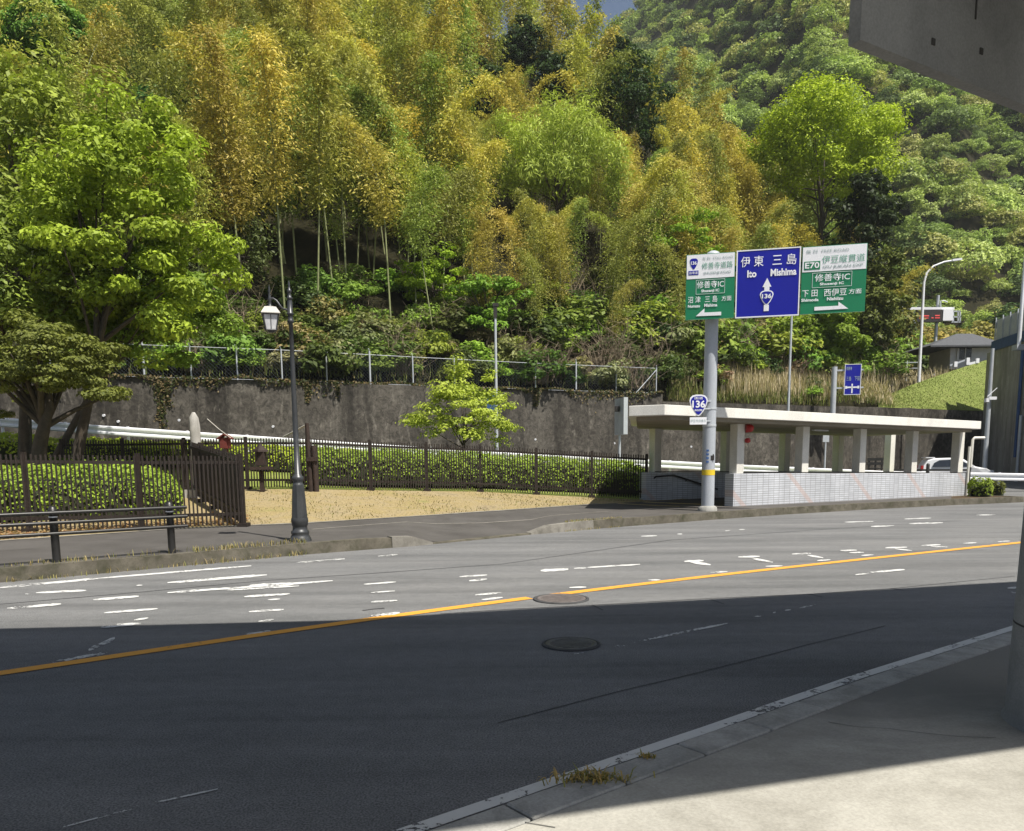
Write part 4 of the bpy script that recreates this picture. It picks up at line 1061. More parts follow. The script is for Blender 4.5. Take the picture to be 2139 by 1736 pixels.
def crown_mesh(name, rx, ry, rz, nclump, nleaf, cl, leaf, seed, flat=.7, shell=.55, lower=-.55, bias=None, aspect=.5, jitter=.45, droop=.3, spiky=0.0):
    """crown centred at origin; clumps spread through the outer part of an ellipsoid. Returns mesh and clump centres"""
    rg = np.random.default_rng(seed)
    cen = []; tries = 0
    mind = cl * .75
    while len(cen) < nclump and tries < nclump * 60:
        tries += 1
        d = rg.normal(0, 1, 3); d /= np.linalg.norm(d)
        if d[2] < lower: continue
        r = (shell + (1 - shell) * rg.random() ** .6) * (1 + .22 * math.sin(3.1 * d[0] + seed) * math.cos(2.7 * d[1] + 1.3 * seed) + .12 * math.sin(7 * d[2] + seed))
        p = d * r * np.array([rx, ry, rz])
        if any(np.linalg.norm(p - q) < mind * .7 for q in cen): continue
        cen.append(p)
    V = []; F = []; Tn = []; k = 0
    cen = np.array(cen)
    for c in cen:
        m = int(nleaf * rg.uniform(.6, 1.4)); rr = cl * rg.uniform(.65, 1.25)
        d = rg.normal(0, 1, (m, 3)); d /= np.linalg.norm(d, axis=1)[:, None]
        rad = rr * rg.uniform(.45, 1.0, m) ** .7
        ls = d * rad[:, None]; ls[:, 2] *= flat
        out = c / np.array([rx, ry, rz]); 
        if spiky: ls += np.outer(rg.uniform(0, 1, m) ** 2, out * spiky)
        P = c + ls
        nn = d * .7 + np.array([0, 0, .75]) + out * .25
        v, f, tn = leaves(P, nn, leaf, aspect, droop, jitter, rg)
        cb = rg.normal(0, .10)
        V.append(v); F.append(f + k); Tn.append(np.clip(tn + cb, 0, 1)); k += len(v)
    V = np.concatenate(V); F = np.concatenate(F); Tn = np.concatenate(Tn)
    me = mesh_np(name, V, F, Tn); me.materials.append(M['leaf'])
    return me, cen

def trunk_segs(base, cen, crown_c, r, rg, nl=14, fork=.45, lean=(0, 0)):
    """trunk from base to inside the crown, with limbs to some clump centres (all local to tree root)"""
    top = np.array(crown_c, float)
    base = np.array(base, float)
    mid = base + (top - base) * fork + np.array([lean[0], lean[1], 0])
    segs = [([base - (0, 0, .1), base + (mid - base) * .12, base + (mid - base) * .5 + rg.normal(0, .03, 3), mid], [r * 1.45, r * 1.05, r * .85, r * .7]),
            ([mid, (mid + top) / 2 + rg.normal(0, .1, 3), top], [r * .7, r * .45, r * .15])]
    idx = rg.permutation(len(cen))[:nl]
    for i in idx:
        c = cen[i] + crown_c; s = mid + (top - mid) * rg.uniform(0, .6)
        m1 = s + (c - s) * .45 + np.array([0, 0, .12 * np.linalg.norm(c - s)]) * rg.uniform(-.2, 1)
        q = r * rg.uniform(.25, .45)
        segs.append(([s, m1, c], [q, q * .6, q * .15]))
    return segs

def tree(name, label, cat, base, crown_c, dims, col, nclump=60, nleaf=160, cl=.6, leaf=.16, seed=1, r=.16, group=None, extra=None, **kw):
    """base world point; crown_c world centre; dims half sizes"""
    rg = np.random.default_rng(seed + 500)
    base = np.array(base, float)
    t = Thing(name, label, cat, base, group)
    me, cen = crown_mesh('crown', *dims, nclump, nleaf, cl, leaf, seed, **kw)
    o = link('crown', me, None, t.o); o.location = np.array(crown_c) - base; o.color = (*col, 1)
    segs = trunk_segs((0, 0, 0), cen, np.array(crown_c) - base, r, rg, nl=16)
    link('trunk', branches_mesh('trunk', segs), None, t.o)
    return t

def hillbase(x, Y):
    u = uof(x); return np.array([u * Y, Y, hill(u, Y)])

# ---- left park trees
def park_base(x, Y): u = uof(x); return np.array([u * Y, Y, gz(u * Y, Y)])
GREEN = (.30, .385, .045); BRIGHT = (.17, .26, .022); OLIVE = (.28, .335, .06); DARK = (.034, .055, .017); YG = (.20, .235, .025)
def px_tree(name, label, cat, xb, Y, xc, yc, rx, ry, col, **kw):
    b = park_base(xb, Y); c = at(xc, yc, Y); sc = Y / FD
    return tree(name, label, cat, b, c, (rx * sc, rx * sc * .8, ry * sc), col, **kw)
px_tree('broadleaf_tree', 'large bright green broadleaf tree rising behind the front fence, right of the low maple', 'tree', 150, 22.5, 255, 480, 196, 245, GREEN, nclump=120, nleaf=250, cl=.62, leaf=.16, seed=3, r=.17, flat=.5, shell=.35, lower=-.95, jitter=.5)
px_tree('broadleaf_tree', 'tall olive green broadleaf tree at the left edge, behind the bright one', 'tree', 60, 25.5, 55, 330, 185, 235, OLIVE, nclump=95, nleaf=230, cl=.75, leaf=.19, seed=5, r=.2, flat=.6, shell=.4, lower=-.9)
px_tree('broadleaf_tree', 'dull green shaded tree filling the left edge below the tall olive tree', 'tree', -60, 23.5, 40, 600, 215, 165, (.20, .26, .045), nclump=105, nleaf=230, cl=.66, leaf=.17, seed=8, r=.16, flat=.6, shell=.35, lower=-.9)
px_tree('maple_tree', 'low brownish green maple with a thick dark trunk at the left edge behind the fence', 'tree', 75, 20.0, 98, 768, 162, 106, (.17, .19, .045), nclump=85, nleaf=230, cl=.42, leaf=.11, seed=12, r=.24, flat=.35, shell=.3, lower=-.8, jitter=.35)
px_tree('broadleaf_tree', 'dense green tree with low boughs between the bright tree and the ornate lamp', 'tree', 90, 24.5, 290, 635, 172, 118, (.20, .29, .045), nclump=105, nleaf=230, cl=.62, leaf=.16, seed=15, r=.13, flat=.5, shell=.3, lower=-.9)
# young maple before the wall
px_tree('maple_tree', 'small yellow green maple with layered branches in front of the stained wall', 'tree', 966, 29.2, 972, 858, 92, 76, (.38, .45, .065), nclump=58, nleaf=150, cl=.42, leaf=.13, seed=21, r=.07, flat=.28, shell=.35, lower=-.75, jitter=.3, spiky=.5)

# ---- hedges: rounded bodies covered in leaves
def hedge(label, pts, half_w, height, col, dens, leaf, seed, group=None, name='hedge', round_=True, cat='hedge'):
    rg = np.random.default_rng(seed); P = np.array(pts, float)
    Ls = np.concatenate([[0], np.cumsum(np.linalg.norm(np.diff(P[:, :2], axis=0), axis=1))]); Lt = Ls[-1]
    loc = P.mean(0); t = Thing(name, label, cat, loc, group)
    def A(s): return np.array([np.interp(s, Ls, P[:, k]) for k in range(3)])
    # surface sampling: cross-section superellipse
    m = int(dens * Lt * (2 * half_w + 2 * height))
    s = rg.uniform(0, Lt, m); a = rg.uniform(-.06, math.pi + .06, m)
    ca, sa = np.cos(a), np.sin(a); e = .5
    cx = np.sign(ca) * np.abs(ca) ** e; cz = np.sign(sa) * np.abs(sa) ** e
    q = np.stack([np.interp(s, Ls, P[:, k]) for k in range(3)], 1)
    d1 = np.stack([np.interp(np.minimum(s + .1, Lt), Ls, P[:, k]) - np.interp(np.maximum(s - .1, 0), Ls, P[:, k]) for k in range(2)], 1); d1 /= np.linalg.norm(d1, axis=1)[:, None]
    side = np.stack([d1[:, 1], -d1[:, 0]], 1)
    endf = np.clip(np.minimum(s, Lt - s) / half_w, 0, 1); shr = np.sqrt(np.clip(1 - (1 - endf) ** 2.5, .02, 1))
    wob = 1 + .04 * np.sin(s * 2.3) + .035 * np.sin(s * 7.1 + a * 3) + .03 * np.sin(s * 13 + a * 9) + rg.normal(0, .04, m)
    C = np.stack([q[:, 0] + side[:, 0] * cx * half_w * shr * wob, q[:, 1] + side[:, 1] * cx * half_w * shr * wob, q[:, 2] + .04 + cz * height * (.35 + .65 * shr) * wob], 1)
    nn = np.stack([side[:, 0] * cx, side[:, 1] * cx, cz * 1.1], 1) 
    v, f, tn = leaves(C - loc, nn, leaf, .55, 0, .6, rg)
    tn = np.clip(tn + np.repeat(.22 * np.sin(s * 3.1 + 2 * a) * np.sin(s * 1.3 - a * 4) + .15 * np.sin(s * 11 + a * 7) - .1, 4), 0, 1) * .7 + .15
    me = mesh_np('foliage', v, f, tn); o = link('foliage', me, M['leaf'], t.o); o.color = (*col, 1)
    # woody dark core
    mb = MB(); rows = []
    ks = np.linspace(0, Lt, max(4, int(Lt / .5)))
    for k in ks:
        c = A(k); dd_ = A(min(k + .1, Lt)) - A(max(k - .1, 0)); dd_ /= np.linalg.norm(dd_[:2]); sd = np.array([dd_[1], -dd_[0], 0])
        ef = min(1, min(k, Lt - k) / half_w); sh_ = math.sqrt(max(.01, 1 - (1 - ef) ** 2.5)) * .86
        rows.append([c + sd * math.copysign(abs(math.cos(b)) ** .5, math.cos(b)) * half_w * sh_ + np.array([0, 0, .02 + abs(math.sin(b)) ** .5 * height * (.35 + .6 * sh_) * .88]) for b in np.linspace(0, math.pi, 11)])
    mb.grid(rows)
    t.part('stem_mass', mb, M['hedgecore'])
    return t
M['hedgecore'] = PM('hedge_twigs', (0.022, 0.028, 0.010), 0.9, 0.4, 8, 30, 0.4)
def hp(lst): return [np.array([uof(x) * Y, Y, gz(uof(x) * Y, Y)]) for x, Y in lst]
HC = (.29, .40, .05)
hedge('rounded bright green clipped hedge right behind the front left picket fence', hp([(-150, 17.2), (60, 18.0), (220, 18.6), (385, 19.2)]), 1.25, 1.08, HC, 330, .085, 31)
hedge('shaded clipped hedge in the park, second row from the front fence', hp([(-120, 21.2), (120, 21.6), (300, 22.0)]), .6, 1.0, (.10, .16, .02), 260, .095, 32)  # shade on this hedge is put into its darker leaf colour
hedge('long clipped hedge behind the back picket fence, ending at the shelter', hp([(610, 25.6), (760, 26.2), (1000, 28.2), (1200, 29.0), (1355, 29.0)]), .85, 1.08, HC, 300, .095, 33)
hedge('yellow green clipped hedge on the bank below the white guardrail', hp([(-150, 27.6), (100, 27.8), (300, 28.2), (480, 28.6), (640, 29.0), (770, 29.4)]), .55, .80, (.44, .52, .05), 260, .10, 34)
bp = at(2055, 1036, 28.3); 
hedge('small round green bush at the right end of the shelter wall', [bp + (-.45, -.05, -.05), bp + (.15, .05, -.05)], .55, .66, (.26, .34, .045), 420, .10, 35, name='bush', cat='bush')
hedge('small brownish green bush beside the guardrail end', [at(2076, 1033, 28.9) + (-.1, 0, -.05), at(2076, 1033, 28.9) + (.3, .1, -.05)], .4, .52, (.15, .16, .035), 420, .09, 36, name='bush', cat='bush')

# ------------------------------------------------------------------ park things
def gpt(x, Y): return park_base(x, Y)
b = gpt(421, 22.4); top = at(421, 861, 22.4)[2]
t = Thing('stone_monument', 'pale upright standing stone behind the front fence corner', 'monument', b)
mb = MB(); rows = []; rg_ = np.random.default_rng(4)
for k, h in enumerate(np.linspace(-.1, 1, 18)):
    w = (.165 - .03 * max(h, 0)) * (1.0 if h < .88 else math.sqrt(max(.05, 1 - ((h - .88) / .125) ** 2))) * rg_.uniform(.96, 1.04)
    rows.append([(b[0] + w * math.cos(a) * (1 + .08 * math.sin(5 * a + k)) - .03 * h, b[1] + w * .7 * math.sin(a), b[2] + h * (top - b[2])) for a in np.linspace(0, 2 * math.pi, 15)])
mb.grid(rows, True); mb.add(rows[-1][:-1], [tuple(range(14))]); t.part('stone', mb, M['stone'])
mb = MB(); mb.box((b[0], b[1], b[2] + .08), (.7, .6, .22)); t.part('plinth', mb, M['stone'])

b = gpt(481, 22.3); zt = at(481, 907, 22.3)[2]
t = Thing('nest_box', 'tiny red brown gabled box on a post near the pale stone', 'box', b)
mb = MB(); mb.box((b[0], b[1], (b[2] + zt - .35) / 2), (.09, .09, zt - .35 - b[2])); t.part('post', mb, M['redwood'])
mb = MB(); mb.box((b[0], b[1], zt - .24), (.24, .2, .30)); t.part('body', mb, M['redwood'])
mb = MB()
for s_ in (-1, 1): mb.beam((b[0], b[1] - .0, zt - .0), (b[0] + s_ * .19, b[1], zt - .13), .3, .03, (0, 1, 0) if False else (0, 0, 1))
t.part('roof', mb, M['redwood'])

b = gpt(552, 23.4)
s_ = 23.4 / FD
def zy_(y): return at(552, y, 23.4)[2]
t = Thing('wooden_lantern', 'dark wooden lantern stand on a post seen through the fence pickets', 'lantern', b)
mb = MB(); mb.box((b[0], b[1], (b[2] + zy_(984)) / 2), (.12, .12, zy_(984) - b[2])); t.part('post', mb, M['wood'])
mb = MB(); mb.box((b[0], b[1], zy_(978)), (.56, .42, .09)); t.part('shelf', mb, M['wood'])
mb = MB(); mb.box((b[0], b[1], zy_(958)), (.26, .24, .40)); t.part('lantern_box', mb, M['wood'])
mb = MB(); mb.lathe((b[0], b[1], zy_(944)), [(.24, 0), (.22, .05), (.10, .16), (.03, .24)], 4, smooth=False); t.part('roof', mb, M['wood'])

b = gpt(656, 23.5); zt = at(650, 884, 23.5)[2]
t = Thing('wooden_post', 'tall dark wooden post with a shorter post bolted on, at the fence beside the lamp', 'post', b)
mb = MB(); mb.tube([(b[0] - .03, b[1], b[2] - .05), (b[0] - .08, b[1], zt)], [.085, .06], 10); t.part('tall_post', mb, M['wood'])
mb = MB(); mb.tube([(b[0] + .13, b[1] - .03, b[2] - .05), (b[0] + .10, b[1] - .03, b[2] + 1.35)], [.08, .075], 10); t.part('short_post', mb, M['wood'])
mb = MB(); mb.beam((b[0] - .1, b[1] - .12, b[2] + .95), (b[0] + .22, b[1] - .12, b[2] + .95), .04, .12); t.part('crossbar', mb, M['wood'])
mb = MB(); p0 = at(643, 886, 23.6); p1 = at(592, 913, 24.4); mb.tube([p0, p1], .028, 8)
t.part('prop', mb, M['paleroad'])
p0 = at(433, 875, 22.4); p1 = at(482, 915, 22.1)
mb = MB(); mb.tube([p0, (p0 + p1) / 2 + (0, 0, -.02), p1], .010, 6)
tag(build('guy_wire', mb, M['paleroad']), 'thin pale wire slanting from the pale standing stone to the small red box', 'wire')

# ------------------------------------------------------------------ guardrail on the ramp
t = Thing('guardrail', 'long white W-beam guardrail climbing along the ramp below the wall', 'guardrail', RAIL[3])
mb = MB(); dn, _ = dense([np.array(p) for p in RAIL], [0] * len(RAIL), 1.0)
sec = [(.0, .0), (.045, -.03), (.045, -.08), (-.01, -.13), (-.01, -.17), (.045, -.22), (.045, -.27), (0, -.30)]
rows = []
for i, p in enumerate(dn):
    d = dn[min(i + 1, len(dn) - 1)] - dn[max(i - 1, 0)]; d[2] = 0; d /= np.linalg.norm(d); q = np.array([d[1], -d[0], 0])
    rows.append([p + q * a * 1.3 + np.array([0, 0, b_ * 1.15]) for a, b_ in sec])
mb.grid(rows, False); be = t.part('beam', mb, M['galvlight'])
sol = be.modifiers.new('solid', 'SOLIDIFY'); sol.thickness = .01
for i in range(0, len(dn), 2):
    p = dn[i]; mb = MB(); mb.tube([(p[0], p[1] + .10, p[2] - 1.0), (p[0], p[1] + .10, p[2] + .03)], .055, 10); t.part('post', mb, M['galvlight'])

# near galvanised rail at the right end of the island
# ------------------------------------------------------------------ retaining wall
wt = [at(*p) for p in WALLPX]
def wall_mesh(px, zb_f, th):
    top = [at(*p) for p in px]; dn_, _ = dense(top, [0] * len(top), .8); mb = MB(); rows = []
    n = len(dn_)
    vs = []
    for p in dn_:
        zz = zb_f(p) - .3; j = rnd.uniform(-.03, .03)
        bat = .10 * (p[2] - zz) * .3
        vs += [(p[0], p[1] - bat, zz), (p[0], p[1], p[2] + j), (p[0], p[1] + th, p[2] + j), (p[0], p[1] + th, zz)]
    fs = []
    for i in range(n - 1):
        for k in range(3): fs.append((i * 4 + k, i * 4 + k + 1, (i + 1) * 4 + k + 1, (i + 1) * 4 + k))
    fs += [(3, 2, 1, 0), (n * 4 - 4, n * 4 - 3, n * 4 - 2, n * 4 - 1)]
    mb.add(vs, fs); return mb
zb_f = lambda p: max(far_profile(p[0] / p[1])[4][1], 0)
t = Thing('retaining_wall', 'long dark stained concrete retaining wall below the bamboo slope', 'wall', (wt[3][0], wt[3][1], zb_f(wt[3])))
t.part('wall_face', wall_mesh(WALLPX, zb_f, .45), M['walldark'])
t.part('lower_wall', wall_mesh(WALL2PX, zb_f, .45), M['walldark'])

for xx, yy in ((243, 974), (277, 988), (420, 985), (640, 1000), (1080, 1020), (1255, 1030), (1440, 1039), (1620, 1047)):
    x_, y_ = xx * .89125, yy * .89125; Yw_ = np.interp(x_, [q[0] for q in WALLPX + WALL2PX[1:]], [q[2] for q in WALLPX + WALL2PX[1:]]); p_ = at(x_, y_, Yw_ - .10)
    mb = MB(); mb.tube([p_ + (0, .5, .05), p_ + (0, -.03, 0)], .055, 10); t.part('weep_pipe', mb, M['signwhite'])
for xx in (120, 330, 540, 755, 985, 1210):
    Yw_ = np.interp(xx, [q[0] for q in WALLPX], [q[2] for q in WALLPX]); yt_ = np.interp(xx, [q[0] for q in WALLPX], [q[1] for q in WALLPX]); a = at(xx, yt_ + 3, Yw_); zb2 = zb_f(a) - .3; bt = .10 * (a[2] - zb2) * .3
    mb = MB(); mb.beam((a[0], a[1] - .004, a[2] - .05), (a[0], a[1] - bt - .004, zb2), .02, .03, (0, 1, 0)); t.part('wall_joint', mb, M['crack'])
# hill and mountain
mb = MB(); rows = []
UH = np.linspace(-1.0, .95, 130)
for k in range(26):
    row = []
    for u in UH:
        yw = I(WT, u, 1) + .3; yc = I(CREST, u, 1); Y = yw + (yc + 28 - yw) * k / 25
        row.append((u * Y, Y, hill(u, Y) + (rnd.uniform(-.15, .15) if k else -1.2)))
    rows.append(row)
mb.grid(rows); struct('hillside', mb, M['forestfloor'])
MT_U = np.array([-1.0, -.3, 0, .05, .10, .14, .17, .22, .3, .5, .8, 1.2])
MT_S = np.array([.30, .35, .42, .455, .485, .515, .545, .60, .66, .72, .70, .6])      # crest slope (elevation tangent) at Y=360
def mount(u, Y):
    s = float(np.interp(u, MT_U, MT_S)); zc = 1.6 + s * 360 - 7
    yb = 112; zb_ = 20 if u < .45 else 14
    tt = np.clip((Y - yb) / (360 - yb), 0, 1.3)
    return zb_ + (zc - zb_) * tt + 5 * math.sin(u * 21 + Y * .03) * min(1, max(0, (tt)) * 3) + 4 * math.sin(u * 47 + Y * .05)*min(1, max(0, tt) * 3)*(1 if Y < 330 else .3)
mb = MB(); rows = []
UM = np.linspace(-.4, 1.0, 90)
for k in range(36):
    Y = 95 + (410 - 95) * k / 35
    row = []
    for u in UM:
        z = mount(u, Y) if Y >= 112 else 5 + (mount(u, 112) - 5) * max(0, (Y - 80) / 32)
        if Y > 360: z = mount(u, 360) - (Y - 360) * .4
        row.append((u * Y, Y, z))
    rows.append(row)
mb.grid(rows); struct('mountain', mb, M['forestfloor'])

# ------------------------------------------------------------------ chain-link fence on the wall
cpx = [100, 193, 297, 396, 493, 587, 681, 772, 862, 949, 1036, 1119, 1204, 1288, 1372]
wu = [(p[0], p[2]) for p in WALLPX]
def wall_top(x): Y = np.interp(x, [p[0] for p in WALLPX], [p[2] for p in WALLPX]); y = np.interp(x, [p[0] for p in WALLPX], [p[1] for p in WALLPX]); return at(x, y, Y) + (0, .22, 0)
cp = [wall_top(x) for x in [-95, 5] + cpx]
t = Thing('chain_link_fence', 'grey chain-link fence with thin posts along the top of the dark wall', 'fence', cp[7])
for i, p in enumerate(cp):
    mb = MB(); hgt_ = 1.42 + (.12 if i % 5 == 4 else 0); r_ = .045 if i % 5 == 4 else .034
    mb.tube([(p[0], p[1], p[2] - .15), (p[0], p[1], p[2] + hgt_)], r_, 8); mb.tube([(p[0], p[1], p[2] + hgt_), (p[0] - .02, p[1] - .08, p[2] + hgt_ + .1)], r_ * .6, 6)
    t.part('post', mb, M['galv'])
mb = MB()
for a, b in zip(cp[:-1], cp[1:]):
    for h in (.06, 1.38): mb.tube([a + (0, 0, h), b + (0, 0, h)], .008 if h != 1.38 else .013, 5, cap=False)
a, b = cp[-1], cp[-2]; mb.tube([a + (0, 0, 1.3), a + (b - a) * .5 + (0, 0, .05)], .025, 6)
t.part('rail', mb, M['galv'])
mesh_v = []; mesh_f = []
for a, b in zip(cp[:-1], cp[1:]):
    Lq = np.linalg.norm(b - a); n = int(Lq / .16); d = (b - a) / Lq
    for k in range(-8, n):
        for sg in (1, -1):
            s0 = k * .16 if sg > 0 else (k + 8) * .16; s1 = s0 + sg * 1.3; z0, z1 = .06, 1.36
            f0, f1 = 0, 1
            lo = 0; hi = Lq
            if sg > 0: f0 = max(0, (lo - s0) / 1.3); f1 = min(1, (hi - s0) / 1.3)
            else: f0 = max(0, (s0 - hi) / 1.3); f1 = min(1, (s0 - lo) / 1.3)
            if f1 - f0 < .02: continue
            p0 = a + d * (s0 + (s1 - s0) * f0) + np.array([0, 0, z0 + (z1 - z0) * f0]); p1 = a + d * (s0 + (s1 - s0) * f1) + np.array([0, 0, z0 + (z1 - z0) * f1])
            w = .0035; n0 = len(mesh_v)
            q = np.array([0, -w, 0]); r_ = np.array([w, w * .6, 0]); s_ = np.array([-w, w * .6, 0])
            mesh_v += [p0 + q, p0 + r_, p0 + s_, p1 + q, p1 + r_, p1 + s_]
            mesh_f += [(n0, n0 + 1, n0 + 4, n0 + 3), (n0 + 1, n0 + 2, n0 + 5, n0 + 4), (n0 + 2, n0, n0 + 3, n0 + 5)]
mb = MB(); mb.v = [tuple(p) for p in mesh_v]; mb.f = mesh_f; mb.sm = [False] * len(mesh_f)
t.part('wire_mesh', mb, M['wire'])

# ------------------------------------------------------------------ vegetation on the hill
# bamboo prototypes
def bamboo_protos(seed, H=12.0, nb=6, leaf=.20, t0=.30):
    rg = np.random.default_rng(seed)
    az = rg.uniform(0, 2 * math.pi); bend = rg.uniform(1.6, 3.4)
    def cur(t): # culm curve
        k = max(0, t - .45) / .55
        return np.array([math.cos(az) * bend * k ** 2.0, math.sin(az) * bend * k ** 2.2, H * (t - .10 * k ** 3)])
    culm = [cur(t) for t in np.linspace(0, 1, 10)]
    C = []; D = []
    for t in np.linspace(t0, .998, 34):
        base = cur(t); k = (t - t0) / (1 - t0)
        ln = (1.0 + .9 * math.sin(math.pi * min(1, .12 + k * 1.0))) * (.6 + .4 * min(1, k * 2.5))
        for j in range(nb):
            a = rg.uniform(0, 2 * math.pi); el = rg.uniform(-.15, 1.0)
            d = np.array([math.cos(a) * math.cos(el), math.sin(a) * math.cos(el), math.sin(el)])
            l = ln * rg.uniform(.6, 1.2)
            for s in np.linspace(.15, 1, 18):
                p = base + d * l * s + np.array([0, 0, -.75 * (s ** 2) * l]) + rg.normal(0, .16, 3)
                C.append(p); D.append(d + np.array([0, 0, -.9 * s]) + rg.normal(0, .45, 3))
    C = np.array(C); D = np.array(D); D /= np.linalg.norm(D, axis=1)[:, None]
    n = len(C)
    Nn = rg.normal(0, .6, (n, 3)) + np.array([.2, -.35, .8]); Nn -= D * np.sum(Nn * D, 1)[:, None]; Nn /= np.linalg.norm(Nn, axis=1)[:, None]
    B = np.cross(D, Nn); s = leaf * rg.uniform(.7, 1.4, n)
    a = D * (s / 2)[:, None]; w = B * (s * .16)[:, None]
    V = np.stack([C - a, C + w, C + a + Nn * (-.05), C - w], 1).reshape(-1, 3); F = np.arange(4 * n).reshape(-1, 4)
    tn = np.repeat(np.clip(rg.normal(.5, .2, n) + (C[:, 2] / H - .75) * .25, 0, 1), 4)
    return V, F, tn, culm
PROT = []
for i in range(11):
    V, F, tn, culm = bamboo_protos(100 + i, 12.0 + (i % 3) * .8, t0=.30 if i < 7 else .47)
    mb = MB(); mb.tube(culm, list(np.linspace(.055, .012, len(culm))), 6, cap=False)
    mc = bpy.data.meshes.new('culm'); mc.from_pydata(mb.v, [], mb.f); mc.polygons.foreach_set('use_smooth', [True] * len(mb.f)); mc.materials.append(M['culm'])
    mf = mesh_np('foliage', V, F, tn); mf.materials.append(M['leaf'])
    PROT.append((mf, mc, V, F, tn))
BCOL = {'golden yellow': [(.56, .49, .10), (.60, .52, .11), (.53, .46, .10)], 'golden brown': [(.49, .41, .10), (.46, .39, .10)], 'yellow green': [(.42, .435, .095), (.47, .465, .10), (.39, .405, .095)],
        'olive green': [(.28, .31, .08), (.32, .335, .085)], 'fresh green': [(.28, .36, .08), (.31, .385, .085)]}
# candidate positions
cand = []
rg = np.random.default_rng(77)
Y = 41.0
while Y < 108:
    for u in np.arange(-.74, .46, 2.3 / Y):
        uu = u + rg.normal(0, .7) / Y; yy = Y + rg.normal(0, .8)
        yw = I(WT, uu, 1); yc = I(CREST, uu, 1)
        if yy < yw + (4.0 if uu < -.08 else 3.4 if uu < .25 else 6.0) or yy > yc + 5: continue
        cand.append((uu, yy))
    Y += 2.0 if Y < 70 else 2.6
# keep out of the special trees' places (px centre, px base y ~, radius in bearing)
SPECIAL = [  # label, xc, yc, rx, ry, Y, colour, style
    ('dark green conifer-like evergreen standing high on the bamboo slope near the sky gap', 1095, 112, 50, 58, 84, (0.046, 0.078, 0.031), 'dark'),
    ('dark evergreen just right of and below the highest one on the bamboo slope', 1165, 165, 46, 50, 78, (0.050, 0.085, 0.034), 'dark'),
    ('large dark evergreen in the upper right of the bamboo, above the pale green bush', 1312, 240, 78, 95, 68, (0.046, 0.081, 0.028), 'dark'),
    ('small dark evergreen near the ridge close to the sky gap', 1292, 128, 34, 36, 80, (0.054, 0.085, 0.034), 'dark'),
    ('dark olive evergreen between golden bamboos at mid slope, left of the pale green bush', 1020, 200, 44, 60, 74, (0.054, 0.085, 0.028), 'dark'),
    ('pale lime willow-like bush with upright shoots in the middle of the bamboo slope', 1162, 330, 136, 102, 57, (0.388, 0.465, 0.085), 'willow'),
    ('bright yellow green spreading tree at the right end of the bamboo, above the big sign', 1722, 318, 152, 116, 63, (0.372, 0.465, 0.034), 'bright'),
    ('tall dark holly-like evergreen right of the big sign', 1808, 480, 66, 118, 58, (0.046, 0.065, 0.028), 'dark'),
    ('dull yellow green evergreen below the dark one, right of the big sign', 1832, 650, 54, 90, 56, (0.132, 0.155, 0.037), 'mid'),
    ('leafy green shrub tree below the right panel of the big sign', 1718, 710, 76, 56, 54, (0.202, 0.287, 0.034), 'bright'),
    ('fresh green tree low on the slope, left of the big sign', 1415, 500, 84, 56, 53, (0.232, 0.372, 0.034), 'maple'),
    ('bright green maple on the slope, above the small maple before the wall', 905, 590, 82, 58, 46, (0.287, 0.411, 0.034), 'maple'),
    ('green spreading maple directly behind the slim lamp pole', 1020, 640, 78, 62, 45, (0.163, 0.287, 0.034), 'maple'),
    ('pale green small tree on the slope, right of the ornate street lamp', 735, 645, 76, 58, 44, (0.186, 0.287, 0.046), 'maple'),
    ('grey green thin tree at the dark edge of the bamboo, left of the ornate lamp', 500, 520, 70, 78, 44, (0.132, 0.163, 0.054), 'thin'),
    ('grey green loose tree above the ornate lantern, under the bamboo edge', 515, 400, 64, 62, 47, (0.109, 0.132, 0.046), 'thin'),
    ('dark teal green leafy tree peeping over the bright broadleaf tree', 350, 228, 58, 42, 52, (0.070, 0.155, 0.043), 'bright'),
    ('pale blue-green young tree in the top left corner', 95, 80, 72, 62, 48, (0.155, 0.287, 0.054), 'bright'),
]
def excluded(u, y):
    for lab, xc, yc, rx, ry, Ys, col, st in SPECIAL:
        if st not in ('willow', 'bright'): continue
        if abs(u - uof(xc)) < rx / FD * .8 and Ys - 3.0 < y < Ys + 1.5: return True
    return False
def height_cap(u, y):
    cap = 99.0
    for lab, xc, yc, rx, ry, Ys, col, st in SPECIAL:
        if st in ('maple', 'thin') or y > Ys: continue
        if abs(u - uof(xc)) < rx / FD * .95:
            p = at(xc, yc + ry * (.75 if st == 'willow' else .45), y); cap = min(cap, p[2] - hill(u, y))
    return cap
cand = [c for c in cand if not excluded(*c)]
cand.sort(key=lambda c: c[1])
print('bamboo', len(cand))
def zone_color(u, y):
    n = .5 + .5 * math.sin(u * 19 + y * .11) * math.cos(u * 7.3 - y * .17) + rg.normal(0, .2)
    r = rg.random()
    if u > .22: w = [.48, .24, .18, .07, .03]
    elif u > -.05: w = [.30, .14, .32, .18, .06]
    else: w = [.22, .06, .42, .23, .07]
    if y < 52: w = [w[0] * .6, w[1] * .8, w[2], w[3] * 1.8, w[4] * 2]
    w = np.array(w); shift = int(np.clip((n - .5) * 2.2, -1, 1))
    k = rg.choice(5, p=w / w.sum())
    k = [0, 1, 2, 3, 4][k]
    if n > .85 and k in (2, 3): k = 0
    if n < .2 and k in (0, 1): k = 3
    return ['golden yellow', 'golden brown', 'yellow green', 'olive green', 'fresh green'][k]
def zone_name(u, y):
    side = 'left' if u < -.33 else 'centre left' if u < -.08 else 'centre' if u < .14 else 'right'
    hgt = 'hill foot' if y < 50 else 'lower slope' if y < 58 else 'middle slope'
    return f'{hgt}, {side} of the grove'
stuffV = []; stuffF = []; stuffT = []; stuffC = []; sk = 0; nind = 0
